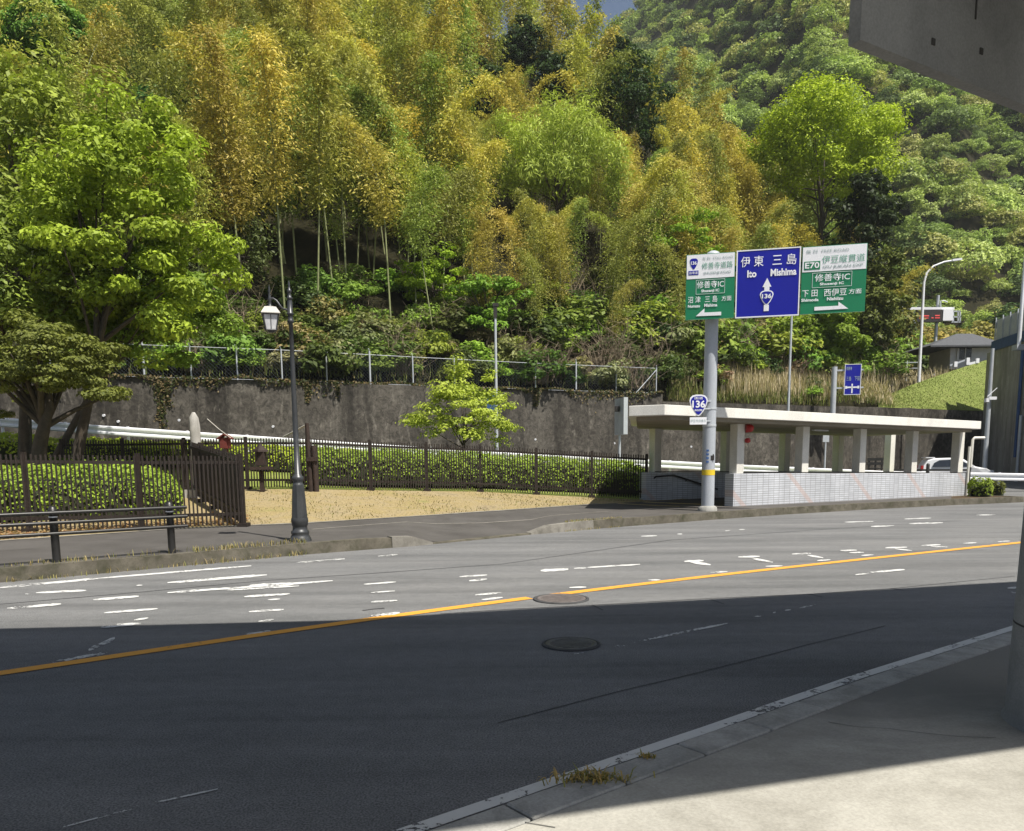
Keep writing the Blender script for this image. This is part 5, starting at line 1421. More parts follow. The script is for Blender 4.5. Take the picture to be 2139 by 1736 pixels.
for i, (u, y) in enumerate(cand):
    cname = zone_color(u, y); col = BCOL[cname][rg.integers(len(BCOL[cname]))]
    bj = rg.uniform(.78, 1.14); col = tuple(c * bj * rg.uniform(.95, 1.05) for c in col)
    sc = rg.uniform(.72, 1.08) * (.86 if u > .12 else 1); sc *= 1.0 if u < -.08 else .62 + .38 * min(1, max(0, (y - I(WT, u, 1) - 3.5) / 7)); rz = rg.uniform(0, 2 * math.pi); pi = rg.integers(7) if not (-.36 < u < -.06 and y < I(WT, u, 1) + 7.5) else 7 + rg.integers(4); mf, mc, V, F, tn = PROT[pi]
    cap = height_cap(u, y)
    if cap < 2.5: continue
    if cap < 12.5 * sc: sc = cap / 12.5
    p = np.array([u * y, y, hill(u, y) - .2])
    if nind < 300:
        r_ = bpy.data.objects.new('bamboo', None); COL.objects.link(r_); r_.location = p; r_.rotation_euler = (rg.normal(0, .05), rg.normal(0, .05), rz); r_.scale = (sc * 1.08, sc * 1.08, sc)
        tag(r_, f'{cname} bamboo plume, {zone_name(u, y)}', 'bamboo', f'{cname} bamboos {zone_name(u, y)}')
        a = link('foliage', mf, None, r_); a.color = (*col, 1)
        link('culm', mc, None, r_); nind += 1
    else:
        ca, sa = math.cos(rz), math.sin(rz); R = np.array([[ca, -sa, 0], [sa, ca, 0], [0, 0, 1]]) * sc
        V = V.reshape(-1, 4, 3)[::3]; cq = V.mean(1, keepdims=True); V = ((V - cq) * 1.5 + cq).reshape(-1, 3); tn = tn.reshape(-1, 4)[::3].ravel(); F = np.arange(len(V)).reshape(-1, 4)
        W = V @ R.T + p; stuffV.append(W); stuffF.append(F + sk); stuffT.append(tn); stuffC.append(np.tile(col, (len(V), 1))); sk += len(V)
if stuffV:
    me = mesh_np('bamboo_grove', np.concatenate(stuffV), np.concatenate(stuffF), np.concatenate(stuffT), np.concatenate(stuffC))
    o = link('bamboo_grove', me, M['leaf_stuff']); tag(o, 'golden and green bamboo grove covering the upper hillside', 'bamboo grove', kind='stuff')

# single trees on the hill
for i, (lab, xc, yc, rx, ry, Ys, col, st) in enumerate(SPECIAL):
    c = at(xc, yc, Ys); u = c[0] / c[1]; sc = Ys / FD
    b = np.array([c[0], Ys, min(hill(u, Ys), c[2] - ry * sc * .9) - .2]) if Ys > I(WT, u, 1) else None
    b[2] = hill(u, Ys) - .2
    dims = (rx * sc, rx * sc * .85, ry * sc)
    vol = rx * ry * sc * sc
    kw = dict(dark=dict(nclump=55, nleaf=150, cl=max(.6, rx * sc * .30), leaf=.34, flat=.8, shell=.45, lower=-.9, jitter=.6), mid=dict(nclump=50, nleaf=150, cl=.75, leaf=.30, flat=.7, shell=.45, lower=-.9),
              bright=dict(nclump=150, nleaf=240, cl=max(.6, rx * sc * .2), leaf=.25, flat=.6, shell=.30, lower=-.85), willow=dict(nclump=110, nleaf=150, cl=.95, leaf=.42, flat=1.1, shell=.25, lower=-.8, aspect=.16, droop=-1.6, jitter=.5, spiky=.8),
              maple=dict(nclump=42, nleaf=130, cl=.6, leaf=.20, flat=.35, shell=.35, lower=-.7, jitter=.35), thin=dict(nclump=40, nleaf=70, cl=.62, leaf=.20, flat=.7, shell=.3, lower=-.9))[st]
    nm = {'dark': 'evergreen_tree', 'mid': 'evergreen_tree', 'bright': 'broadleaf_tree', 'willow': 'willow_bush', 'maple': 'maple_tree', 'thin': 'broadleaf_tree'}[st]
    tree(nm, lab, 'tree' if st != 'willow' else 'bush', b, c, dims, col, seed=200 + i, r=.12 + .02 * (rx * sc), **kw)

# shrubs on the lower slope above the wall
SH = []
for i in range(5):
    me, cen = crown_mesh('shrub', 1.0, 1.0, .85, 26, 70, .42, .19, 300 + i, flat=.6, shell=.35, lower=-.4); SH.append(me)
def twig_mesh(seed, n=42, H=2.0):
    rg = np.random.default_rng(seed); mb = MB()
    for k in range(n):
        a = rg.uniform(0, 6.28); l = H * rg.uniform(.5, 1.1); d = np.array([math.cos(a) * rg.uniform(.1, .8), math.sin(a) * rg.uniform(.1, .8), 1.0]); d /= np.linalg.norm(d)
        b = rg.normal(0, .25, 3) * (1, 1, 0); m = b + d * l * .5 + rg.normal(0, .1, 3); e = b + d * l + rg.normal(0, .25, 3) + (0, 0, -.15 * l)
        mb.tube([b, m, e], [.018, .012, .004], 4, cap=False)
        for j in range(3):
            s = m + (e - m) * rg.random(); mb.tube([s, s + rg.normal(0, .3, 3) + (0, 0, .12)], [.008, .003], 3, cap=False)
    me = bpy.data.meshes.new('twigs'); me.from_pydata(mb.v, [], mb.f); me.materials.append(M['twig']); return me
TW = [twig_mesh(400 + i) for i in range(4)]
shr = []
for i in range(190):
    x = rg.uniform(120, 1740); u = uof(x); yw = I(WT, u, 1); dY = abs(rg.normal(0, 1)) * 3.2 + .9 if x < 1380 else rg.uniform(1.5, 10)
    shr.append((x, yw + dY))
for i in range(75):
    x = rg.uniform(1130, 1860); shr.append((x, I(WT, uof(x), 1) + rg.uniform(4.0, 12.5)))
shr.sort()
def shrub_where(x): 
    for lim, nm in ((420, 'left of the ornate lamp'), (640, 'behind the ornate lamp'), (900, 'between the lamp and the small maple'), (1060, 'behind the small maple'), (1240, 'right of the slim lamp pole'), (1400, 'near the right end of the chain-link fence'), (1560, 'behind the pole of the big sign'), (9999, 'under the big sign')):
        if x < lim: return nm
for i, (x, Y) in enumerate(shr):
    u = uof(x); big = 1.45 if Y - I(WT, u, 1) > 4 and x > 1130 else 1.0; dry = rg.random() < (.12 if Y - I(WT, u, 1) > 4 else .55 if 1080 < x < 1400 else .22)
    p = np.array([u * Y, Y, hill(u, Y) - .15]); s = rg.uniform(.6, 1.25) * big
    if dry:
        o = link('dry_shrub', TW[rg.integers(4)], None); o.location = p; s *= 1.15
        tag(o, f'bare brown twiggy shrub on the slope {shrub_where(x)}', 'shrub', f'bare shrubs {shrub_where(x)}')
    else:
        o = link('shrub', SH[rg.integers(5)], None); o.location = p + (0, 0, .45 * s); s *= rg.uniform(.7, 1.2)
        cs, nm = [((.18, .25, .05), 'mid green'), ((.25, .34, .05), 'light green'), ((.09, .13, .033), 'dark green'), ((.22, .225, .08), 'dull olive'), ((.28, .24, .12), 'brownish')][rg.choice(5, p=[.28, .25, .2, .17, .1])]
        o.color = (*[c * rg.uniform(.85, 1.15) for c in cs], 1)
        tag(o, f'{nm} leafy shrub on the slope {shrub_where(x)}', 'shrub', f'{nm} shrubs {shrub_where(x)}')
    o.rotation_euler = (0, 0, rg.uniform(0, 6.28)); o.scale = (s * 1.15, s * 1.15, s * rg.uniform(.75, 1.1))

# creepers over the wall top (uncountable leaves)
C = []
for k in range(3400):
    x = rg.uniform(60, 1384); p = wall_top(x) - (0, .22, 0)
    hang = abs(rg.normal(0, .18)) * (1.2 + math.sin(x * .021) + .8 * math.sin(x * .057 + 1)) * .7
    C.append(p + np.array([0, -.06 - rg.random() * .1, .1 - hang]))
for (xx, ln) in ((338, 2.2), (330, 1.8), (352, 1.2), (905, .9), (1120, .8), (640, .9), (700, .7)):
    for k in range(150):
        p = wall_top(xx) - (0, .22, 0); h = rg.random() * ln; C.append(p + np.array([rg.normal(0, .10) + .05 * math.sin(h * 6), -.08 - .03 * h, -h]))
C = np.array(C); cc = np.where(rg.random((len(C), 1)) < .55, np.array([[.05, .062, .02]]), np.array([[.17, .13, .065]]))
v, f, tn = leaves(C, np.tile([0, -1.0, .4], (len(C), 1)), .13, .6, .8, .5, rg)
o = link('wall_creeper', mesh_np('wall_creeper', v, f, tn, np.repeat(cc, 4, axis=0)), M['leaf_stuff']); tag(o, 'dry and green creepers hanging over the top of the dark wall', 'creeper', kind='stuff')

# pampas and rough grass on the right slope, lawn
def blades(name, regs, label, cat, col_f, w=.03):
    V = []; cols = []
    for (n, fx, lh, spread) in regs:
        for _ in range(n):
            b, lean = fx()
            h = lh * rg.uniform(.5, 1.2); a = rg.uniform(0, 6.28); d = np.array([math.cos(a), math.sin(a), 0]); q = np.array([-d[1], d[0], 0]) * w * rg.uniform(.6, 1.3)
            tip = b + d * spread * h * rg.random() + (0, 0, h); m = b + d * spread * h * .2 + (0, 0, h * .55)
            V += [b - q, b + q, m + q * .8, m - q * .8]; V += [m - q * .8, m + q * .8, tip + q * .15, tip - q * .15]; c = col_f(); cols += [c] * 8
    V = np.array(V); F = np.arange(len(V)).reshape(-1, 4)
    o = link(name, mesh_np(name, V, F, np.full(len(V), .5), np.array(cols)), M['leaf_stuff']); return tag(o, label, cat, kind='stuff')
def slope_pt(x0, x1, a, b_):
    def f():
        x = rg.uniform(x0, x1); u = uof(x); Y = I(WT, u, 1) + .5 + rg.uniform(a, b_); return np.array([u * Y, Y, hill(u, Y) - .05]), 0
    return f
PAM = [(.60, .50, .31), (.50, .42, .25), (.38, .34, .17), (.66, .57, .40)]
blades('pampas_grass', [(2000, slope_pt(1500, 1760, .6, 3.6), 1.15, .45), (700, slope_pt(1690, 1870, 2, 6.5), 1.0, .5), (800, slope_pt(1780, 1890, 0, 2.0), .6, 1.0), (350, slope_pt(1400, 1520, 1.5, 4), .9, .5), (500, slope_pt(1850, 1985, 5.0, 9.5), 1.1, .5)],
       'tall straw-coloured dry pampas grass on the slope right of the big sign', 'dry grass', lambda: PAM[rg.integers(4)], .022)
GRN = [(.16, .20, .05), (.20, .22, .06), (.13, .16, .04), (.26, .23, .10)]
blades('rough_grass', [(2600, slope_pt(1390, 1860, -.2, 2.0), .45, .6), (1200, slope_pt(250, 1380, .0, 2.0), .5, .6)], 'rough green grass along the top of the wall', 'grass', lambda: GRN[rg.integers(4)], .02)
LAWN_PX = [(1838, 826), (1900, 806), (1960, 785), (2010, 768), (2045, 757)]
mb = MB(); rows = []
for k in range(8):
    row = []
    for i in range(12):
        x = 1835 + (2085 - 1835) * i / 11
        yt = np.interp(x, [1835, 1900, 1960, 2010, 2085], [835, 806, 785, 768, 745]); yb_ = np.interp(x, [1835, 2075], [851, 860])
        Yb = np.interp(x, [1600, 1900, 2075], [47, 52, 55]) + .3; Yt = Yb + np.interp(x, [1835, 2085], [1.5, 9])
        t_ = k / 7; row.append(at(x, yb_ + (yt - yb_) * t_ - 0.5, Yb + (Yt - Yb) * t_))
    rows.append(row)
mb.grid(rows); struct('lawn', mb, M['lawn'])
LAWN = rows
LV = []
def lawn_pt():
    i = rg.integers(0, 7); j = rg.integers(0, 11); a, b_ = rg.random(2)
    p = (1 - a) * (1 - b_) * LAWN[i][j] + a * (1 - b_) * LAWN[i + 1][j] + (1 - a) * b_ * LAWN[i][j + 1] + a * b_ * LAWN[i + 1][j + 1]
    return p, 0
blades('lawn_grass', [(7000, lawn_pt, .07, .8)], 'short mown grass on the right-hand embankment', 'grass', lambda: [(.17, .22, .055), (.20, .24, .065), (.23, .24, .09)][rg.integers(3)], .02)

# far forest on the mountain (one mass)
protoC = []
for i in range(12):
    rgp = np.random.default_rng(900 + i); V = []
    m = 1500 if i < 6 else 650; d = rgp.normal(0, 1, (m, 3)); d /= np.linalg.norm(d, axis=1)[:, None]; d[:, 2] = np.abs(d[:, 2]) * 1.0 - .25
    lob = 1 + .25 * np.sin(d[:, 0] * 5 + i) * np.cos(d[:, 1] * 4 + 2 * i) + .15 * np.sin(d[:, 2] * 9 + i)
    P = d * (lob * rgp.uniform(.75, 1.0, m))[:, None] * np.array([1, 1, .9])
    v, f, tn = leaves(P, d * .55 + (0, -.15, .75), 0.115 if i < 6 else .17, .75, 0, .45, rgp); protoC.append((v, f, tn))
FV = []; FF = []; FT = []; FC = []; k0 = 0; nf = 0
FCOL = [(.26, .32, .12), (.30, .37, .13), (.19, .245, .10), (.37, .43, .15), (.12, .16, .075), (.40, .38, .17), (.38, .42, .18)]
Y = 112.0
while Y < 372:
    st = 2.5 + Y * .005
    for u in np.arange(.02, .74, st / Y):
        yy = Y + rg.normal(0, 1.5); uu = u + rg.normal(0, 1.3) / Y
        if uu < .12 and yy < 300: continue
        if uu < .34 and (mount(uu, yy) + 4) / yy < np.interp(uu, [.1, .21, .31, .34], [.52, .42, .33, .28]): continue
        z = mount(uu, yy) if yy < 362 else mount(uu, 360)
        R = 1.4 + 3.0 * rg.random() ** 2.2; pr_ = protoC[rg.integers(6) + (0 if yy < 190 else 6)]; rz = rg.uniform(0, 6.28); ca, sa = math.cos(rz), math.sin(rz)
        W = pr_[0] @ (np.array([[ca, -sa, 0], [sa, ca, 0], [0, 0, rg.uniform(.8, 1.25)]]).T) * R + (uu * yy, yy, z + R * rg.uniform(.4, 1.0))
        n_ = math.sin(uu * 23 + yy * .06) + rg.normal(0, .6)
        c = np.array(FCOL[int(np.clip(3 + n_ * 2.2, 0, 6))] if rg.random() < .6 else FCOL[rg.integers(7)]) * rg.uniform(.8, 1.25) * np.array([.98, 1.04, .80])
        FV.append(W); FF.append(pr_[1] + k0); FT.append(pr_[2]); FC.append(np.tile(c, (len(W), 1))); k0 += len(W); nf += 1
    Y += st * .95
print('far trees', nf)
o = link('far_forest', mesh_np('far_forest', np.concatenate(FV), np.concatenate(FF), np.concatenate(FT), np.concatenate(FC)), M['leaf_stuff'])
tag(o, 'mixed green forest covering the mountain beyond the bamboo hill', 'forest', kind='stuff')

# trees between the lawn and the mountain (right side), one object each
MIDT = []
rg2 = np.random.default_rng(66)
for i in range(58):
    x = rg2.uniform(1560, 2260); Y = rg2.uniform(68, 108)
    MIDT.append((x, Y))
MIDT = [(x, Y if x < 1870 else Y * .75 + 27) for x, Y in MIDT]
MIDT += [(1815, 65), (1935, 79), (1990, 80), (2050, 79), (2110, 78), (2165, 78), (2220, 78), (1965, 83), (2090, 84)]
MT = []
for i in range(5):
    me, cen = crown_mesh('crown', 3.0, 3.0, 3.2, 42, 90, 1.05, .50, 700 + i, flat=.7, shell=.45, lower=-.8); 
    segs = trunk_segs((0, 0, -4.2), cen, np.zeros(3), .2, np.random.default_rng(i), nl=8)
    MT.append((me, branches_mesh('trunk', segs)))
def midz(x, Y):
    u = uof(x); h1 = hill(u, Y); 
    m1 = 5 + (mount(u, 112) - 5) * max(0, (Y - 80) / 32) if Y < 112 else mount(u, Y)
    return max(h1, m1)
MIDT.sort(key=lambda q: q[1])
MCOL = [((.085, .12, .035), 'dark green'), ((.19, .265, .06), 'fresh green'), ((.32, .30, .085), 'golden green'), ((.38, .30, .09), 'golden brown'), ((.16, .19, .05), 'olive green')]
for i, (x, Y) in enumerate(MIDT):
    u = uof(x); z = midz(x, Y); s = rg2.uniform(.7, 1.15); me, mt = MT[i % 5]
    if i >= 0 and (x, Y) in [(1815, 65), (1935, 79), (1990, 80), (2050, 79), (2110, 78), (2165, 78), (2220, 78)]: ci = [4, 0, 0, 0, 0, 1, 0][[(1815, 65), (1935, 79), (1990, 80), (2050, 79), (2110, 78), (2165, 78), (2220, 78)].index((x, Y))]
    else: ci = rg2.choice(5, p=[.2, .22, .22, .22, .14])
    r_ = bpy.data.objects.new('hill_tree', None); COL.objects.link(r_); r_.location = (u * Y, Y, z - .3); r_.rotation_euler = (0, 0, rg2.uniform(0, 6.28)); r_.scale = (s, s, s)
    wh = 'behind the bright tree and the big sign' if x < 1820 else 'above the grassy embankment' if x < 1990 else 'at the right edge behind the hut'
    dp = 'nearer' if Y < 82 else 'farther'
    tag(r_, f'{MCOL[ci][1]} hill tree, {dp} row, {wh}', 'tree', f'{MCOL[ci][1]} trees {dp} {wh}')
    a = link('crown', me, None, r_, (0, 0, 4.2)); a.color = (*[c * rg2.uniform(.85, 1.15) for c in MCOL[ci][0]], 1)
    link('trunk', mt, None, r_, (0, 0, 4.2))

# ------------------------------------------------------------------ right background: overpass abutment, hut, poles, signs, car
a0 = at(2062, 738, 54); zt_ = a0[2]
t = Thing('overpass', 'dark stained concrete overpass abutment with blue girder and pale railing at the right edge', 'bridge', (a0[0], a0[1], 0))
far_ = np.array([a0[0], 54.0]); near_ = np.array([at(2139, 715, 48.7)[0], 48.7]); dl = (near_ - far_); dl /= np.linalg.norm(dl)
LN = 26.0; pe = far_ + dl * LN; out = np.array([-dl[1], dl[0]]); out = out if out[0] > 0 else -out
mb = MB(); mb.prism([tuple(far_), tuple(pe), tuple(pe + out * 9), tuple(far_ + out * 9)], -.3, zt_); t.part('abutment', mb, M['abut'])
mb = MB(); mb.prism([tuple(far_ - out * .12 + dl * .9), tuple(pe - out * .12), tuple(pe + out * 9), tuple(far_ + out * 9 + dl * .9)], zt_ + .002, zt_ + .62); t.part('girder', mb, M['bluegirder'])
mb = MB(); a = far_ + dl * 1.2 + out * .05; b = pe + out * .05
mb.beam((a[0], a[1], zt_ + 1.3), (b[0], b[1], zt_ + 1.3), .05, 1.3); rl = t.part('parapet', mb, M['parapet'])
mb = MB()
for s in np.arange(0, LN - 1.3, 1.05): p = far_ + dl * (1.2 + s) - out * .0; mb.box((p[0] - out[0] * .04, p[1] - out[1] * .04, zt_ + 1.34), (.06, .06, 1.5))
t.part('parapet_post', mb, M['galv'])
# recess with grille and pipes on the face
p = far_ + dl * 7.2 - out * .02
mb = MB(); mb.box((p[0], p[1], zt_ - 2.4), (2.2, .06, 3.2), math.atan2(dl[1], dl[0])); t.part('grille', mb, M['signback'])
for ds, mt_, r_, z0_, z1_ in ((5.7, 'bluegirder', .10, 1.5, zt_ - .3), (6.1, 'galv', .09, 0, 4.0)):
    p = far_ + dl * ds - out * .16; mb = MB(); mb.tube([(p[0], p[1], z0_), (p[0], p[1], z1_)], r_, 8); t.part('downpipe', mb, M[mt_])

pbase = at(2056, 984, 44.0); ptp = at(2070, 728, 44.0)
t = Thing('utility_pole', 'slim grey pole with a small white camera box before the overpass abutment', 'pole', pbase)
mb = MB(); mb.tube([pbase, (pbase[0], pbase[1], ptp[2])], [.13, .09], 10); t.part('pole', mb, M['galv'])
p = at(2070, 832, 43.8); mb = MB(); mb.box(p + (.05, 0, 0), (.42, .2, .16)); mb.tube([p + (-.2, 0, .1), p + (.3, 0, .55)], .02, 6); mb.box(p + (-.22, 0, -.1), (.16, .2, .2)); t.part('camera_box', mb, M['signwhite'])

p0 = at(2128.5, 717, 47.2); p1 = at(2136, 540, 47.2)
t = Thing('lamp_pole', 'plain white lamp pole standing on the overpass at the right edge', 'street lamp', p0)
mb = MB(); mb.tube([p0 + (0, 0, -.2), (p0[0], p0[1], p1[2]), (p0[0] + .1, p0[1], p1[2] + 2), (p0[0] + 1.2, p0[1], p1[2] + 3)], [.11, .085, .07, .06], 10); t.part('pole', mb, M['galvlight'])
mb = MB(); mb.box(p0 + (0, 0, -.25), (.5, .5, .3)); t.part('bracket', mb, M['galv'])
mb = MB(); mb.beam((p0[0] + 1.1, p0[1], p1[2] + 3), (p0[0] + 1.7, p0[1], p1[2] + 3.1), .2, .1); t.part('lamp_head', mb, M['galvlight'])

# curved street lamp
YS = 58.0; sp = [at(1920, 780, YS), at(1930, 590, YS), at(1936, 570, YS), at(1950, 556, YS), at(1973, 547, YS), at(1990, 544.5, YS)]
sp[0][2] -= .8
t = Thing('street_lamp', 'tall pale street lamp with a curved arm above the grassy embankment', 'street lamp', sp[0])
mb = MB(); mb.tube(sp, [.12, .085, .075, .07, .06, .055], 10); t.part('pole', mb, M['galvlight'])
mb = MB(); mb.beam(at(1988, 544, YS), at(2008, 541.5, YS), .22, .13); t.part('lamp_head', mb, M['galvlight'])

# LED board gantry
YG_ = 72.0; sg = YG_ / FD
def q7(x, y): return ((2100 + x / 7.13) * .89125, (690 + y / 7.13) * .89125)
def G(x, y): return at(*q7(x, y), YG_)
t = Thing('message_board', 'dark road message board with red lamps beside a white box on a gantry', 'message board', (G(720, 780)[0], YG_, G(720, 780)[2] - 2))
mb = MB(); a = G(720, 240); b = G(720, 780); mb.tube([(a[0], YG_ + .3, b[2] - 3), (a[0], YG_ + .3, a[2] + 1.2)], .14, 10); t.part('post', mb, M['galv'])
mb = MB(); mb.beam(G(100, 240), G(960, 240), .3, .22); 
for xx in (110, 170): mb.beam(G(xx, 190), G(xx, 300), .12, .12)
mb.beam(G(200, 300), G(330, 300), .1, .1); mb.beam(G(230, 460), G(320, 460), .3, .25); t.part('crossbeam', mb, M['galvlight'])
mb = MB(); a = G(320, 470); b = G(742, 262); mb.box((a + b) / 2 + (0, -.1, 0), (b[0] - a[0], .4, b[2] - a[2])); bd_ = t.part('led_board', mb, M['signback'])
m_, nt_, bs_ = nodes_of('red_led'); bs_.inputs['Base Color'].default_value = (.25, .02, .02, 1); bs_.inputs['Emission Color'].default_value = (.9, .12, .1, 1); bs_.inputs['Emission Strength'].default_value = .45
mb = MB()
for (x0, y0, x1, y1) in ((360, 360, 520, 380), (360, 400, 510, 415), (620, 355, 700, 375), (620, 395, 700, 412), (560, 395, 595, 412)):
    a = G(x0, y1); b = G(x1, y0); mb.box((a + b) / 2 + (0, -.32, 0), (b[0] - a[0], .02, b[2] - a[2]))
t.part('led_lamps', mb, m_, bd_)
mb = MB(); a = G(748, 450); b = G(925, 258); mb.box((a + b) / 2 + (0, -.1, 0), (b[0] - a[0], .5, b[2] - a[2])); t.part('white_cabinet', mb, M['signwhite'])
mb = MB()
for (x0, y0, x1, y1) in ((945, 285, 1070, 285), (945, 380, 1070, 380), (920, 465, 1070, 465), (1065, 285, 1065, 470), (950, 285, 950, 470), (1030, 285, 1030, 470)): mb.beam(G(x0, y0) + (0, -.05, 0), G(x1, y1 + .01) + (0, -.05, 0), .1, .1, (0, 1, 0))
t.part('side_truss', mb, M['galv'])
mb = MB(); mb.tube([G(745, 240), G(745, 110), G(800, 105), G(860, 130)], .06, 8); t.part('antenna_arm', mb, M['galv'])

# small hut with grey hipped roof
YH_ = 64.0
def Hh(x, y, Y=YH_): return at(*q7(x, y), Y)
wl = Hh(900, 1120); wr = Hh(1620, 1080); zb_h = wl[2] - .6; ze = Hh(1000, 862)[2]
t = Thing('hut', 'small pale hut with a grey hipped tile roof above the embankment', 'hut', (wl[0], YH_, zb_h))
mb = MB(); mb.box(((wl[0] + wr[0]) / 2, YH_ + 1.6, (zb_h + ze) / 2), (wr[0] - wl[0], 3.2, ze - zb_h)); t.part('wall', mb, M['housewall'])
eL = Hh(480, 868); eR = Hh(1760, 800); zr_ = Hh(1460, 602)[2]; ez = ze - .05
x0, x1 = eL[0], eR[0]; y0_, y1_ = YH_ - .9, YH_ + 4.2; ym = YH_ + 1.6; xr0 = Hh(1200, 640)[0]; xr1 = Hh(1470, 602)[0]
vs = [(x0, y0_, ez), (x1, y0_, ez), (x1, y1_, ez), (x0, y1_, ez), (xr0, ym, zr_), (xr1, ym, zr_), (x0, y0_, ez - .12), (x1, y0_, ez - .12), (x1, y1_, ez - .12), (x0, y1_, ez - .12)]
mb = MB(); mb.add(vs, [(0, 1, 5, 4), (1, 2, 5), (2, 3, 4, 5), (3, 0, 4), (9, 8, 7, 6), (0, 6, 7, 1), (1, 7, 8, 2), (2, 8, 9, 3), (3, 9, 6, 0)]); t.part('roof', mb, M['rooftile'])
a = Hh(1035, 1085); b = Hh(1262, 885); mb = MB(); mb.box(((a[0] + b[0]) / 2, YH_ - .02, (a[2] + b[2]) / 2), (b[0] - a[0], .08, b[2] - a[2])); w_ = t.part('window', mb, M['darkglass'])
mb = MB(); mb.box(((a[0] + b[0]) / 2, YH_ - .07, (a[2] + b[2]) / 2), (.07, .06, b[2] - a[2])); mb.box((a[0] - .08, YH_ - .07, (a[2] + b[2]) / 2), (.16, .1, b[2] - a[2] + .2)); t.part('frame', mb, M['housewall'], w_)

# white rail at the top of the lawn
t = Thing('handrail_fence', 'short white rail fence at the top of the grassy embankment before the hut', 'fence', Hh(990, 1200, 62.2))
for xx, yb_, yt in ((990, 1215, 1125), (1195, 1180, 1060), (1355, 1150, 1070)):
    mb = MB(); a = Hh(xx, yb_, 62.2); b = Hh(xx, yt, 62.2); mb.box(((a[0] + b[0]) / 2, 62.2, (a[2] + b[2]) / 2), (.24, .2, b[2] - a[2])); t.part('post', mb, M['signwhite'])
mb = MB(); mb.beam(Hh(1195, 1170, 62.2), Hh(1370, 1130, 62.2), .12, .2); t.part('rail', mb, M['signwhite'])
mb = MB(); mb.beam(Hh(900, 1190, 62.25), Hh(1180, 1090, 62.25), .08, .12); t.part('rail', mb, M['galv'])
# long pipe rail to the left of the curved lamp
t = Thing('pipe_fence', 'low grey pipe fence running left from the curved street lamp', 'fence', at(1880, 775, 60))
for h, yy in ((0, 757), (1, 769)):
    mb = MB(); mb.beam(at(1800, yy + 1, 60), at(1925, yy, 60), .05, .06); t.part('rail', mb, M['galv'])
for x in (1805, 1835, 1865, 1895, 1922):
    mb = MB(); a = at(x, 755, 60); mb.box(a + (0, 0, -.8), (.08, .08, 1.7)); t.part('post', mb, M['galv'])

# small blue sign on the slope
YB = 47.5
t = Thing('direction_sign', 'small narrow blue direction sign on a grey frame among the pampas grass', 'road sign', at(1742, 832, YB))
pz0 = at(1742, 832, YB); pz1 = at(1742, 766, YB)
mb = MB(); mb.tube([pz0 + (0, .1, -1.0), (pz0[0], YB + .1, pz1[2])], .16, 12); t.part('post', mb, M['galv'])
for yy in (774, 811):
    mb = MB(); mb.beam(at(1742, yy, YB) + (0, .05, 0), at(1804, yy - 2, YB - .2) + (0, .05, 0), .1, .09); t.part('arm', mb, M['galv'])
o2 = at(1762.5, 825, YB - .15); ax2 = at(1797, 825, YB - .3) - o2; w2 = np.linalg.norm(ax2[:2]); ax2[2] = 0; ax2 /= np.linalg.norm(ax2); h2 = at(1762.5, 761, YB - .15)[2] - o2[2]; n2 = np.array([ax2[1], -ax2[0], 0])
fr4 = (o2, ax2, ays, n2)
mb = MB(); rect(mb, fr4, 0, 0, w2, h2, 0, .04); p4 = t.part('sign_panel', mb, M['signblue'])
mb = MB(); frame_rect(mb, fr4, 0, 0, w2, h2, .03, .01)
rect(mb, fr4, w2 * .44, h2 * .05, w2 * .52, h2 * .36, .01); rect(mb, fr4, w2 * .1, h2 * .22, w2 * .9, h2 * .27, .01); rect(mb, fr4, w2 * .06, h2 * .2, w2 * .18, h2 * .29, .011); rect(mb, fr4, w2 * .8, h2 * .2, w2 * .92, h2 * .29, .011)
t.part('route_diagram', mb, M['signwhite'], p4)
T(fr4, '修善寺', w2 * .08, h2 * .80, w2 * .42, h2 * .92, 'lettergrey', p4, .014)
T(fr4, '三島', w2 * .12, h2 * .46, w2 * .40, h2 * .60, 'lettergrey', p4, .014)
T(fr4, '下田', w2 * .60, h2 * .46, w2 * .92, h2 * .60, 'lettergrey', p4, .014)

# slim poles behind the park
def slim_pole(name, label, x, yb, yt, Y, r, cat='pole', base_z=None, mat='galv'):
    a = at(x, yb, Y); b = at(x, yt, Y); z0 = base_z if base_z is not None else a[2]
    t = Thing(name, label, cat, (a[0], Y, z0)); mb = MB(); mb.tube([(a[0], Y, z0 - .05), (a[0], Y, b[2])], [r, r * .75], 10); t.part('pole', mb, M[mat]); return t, np.array([a[0], Y, b[2]])
zr35 = lambda x, Y: far_profile(uof(x))[4][1]
t, tp = slim_pole('lamp_pole', 'slim grey lamp pole rising behind the small yellow green maple', 1038, 940, 640, 36.5, .075, 'street lamp', zr35(1038, 36.5))
mb = MB(); mb.box(tp + (.02, 0, .06), (.26, .2, .14)); mb.box(tp + (0, 0, -.25), (.16, .16, .5)); t.part('lamp_head', mb, M['signback'])
mb = MB(); c = at(1027, 840, 36.3); mb.box(c, (.42, .04, .72)); t.part('sign_panel', mb, M['bluegirder'])
t, tp = slim_pole('camera_post', 'grey post carrying a tall narrow sign seen edge-on, left of the shelter roof', 1294, 953, 832, 38.0, .07, 'post', zr35(1294, 38))
mb = MB(); a = at(1297, 908, 37.9); b = at(1297, 832, 37.9); mb.box((a[0], 37.9, (a[2] + b[2]) / 2), (.20, 1.3, b[2] - a[2]), .2); t.part('sign_panel', mb, M['galv'])
mb = MB(); mb.box((a[0] - .2, 37.8, b[2] - .5), (.2, .25, .25)); t.part('lamp_box', mb, M['signback'])
t, tp = slim_pole('mast', 'thin tall grey mast standing behind the shelter, under the big sign', 1642, 985, 600, 42.0, .07, 'pole', .2)
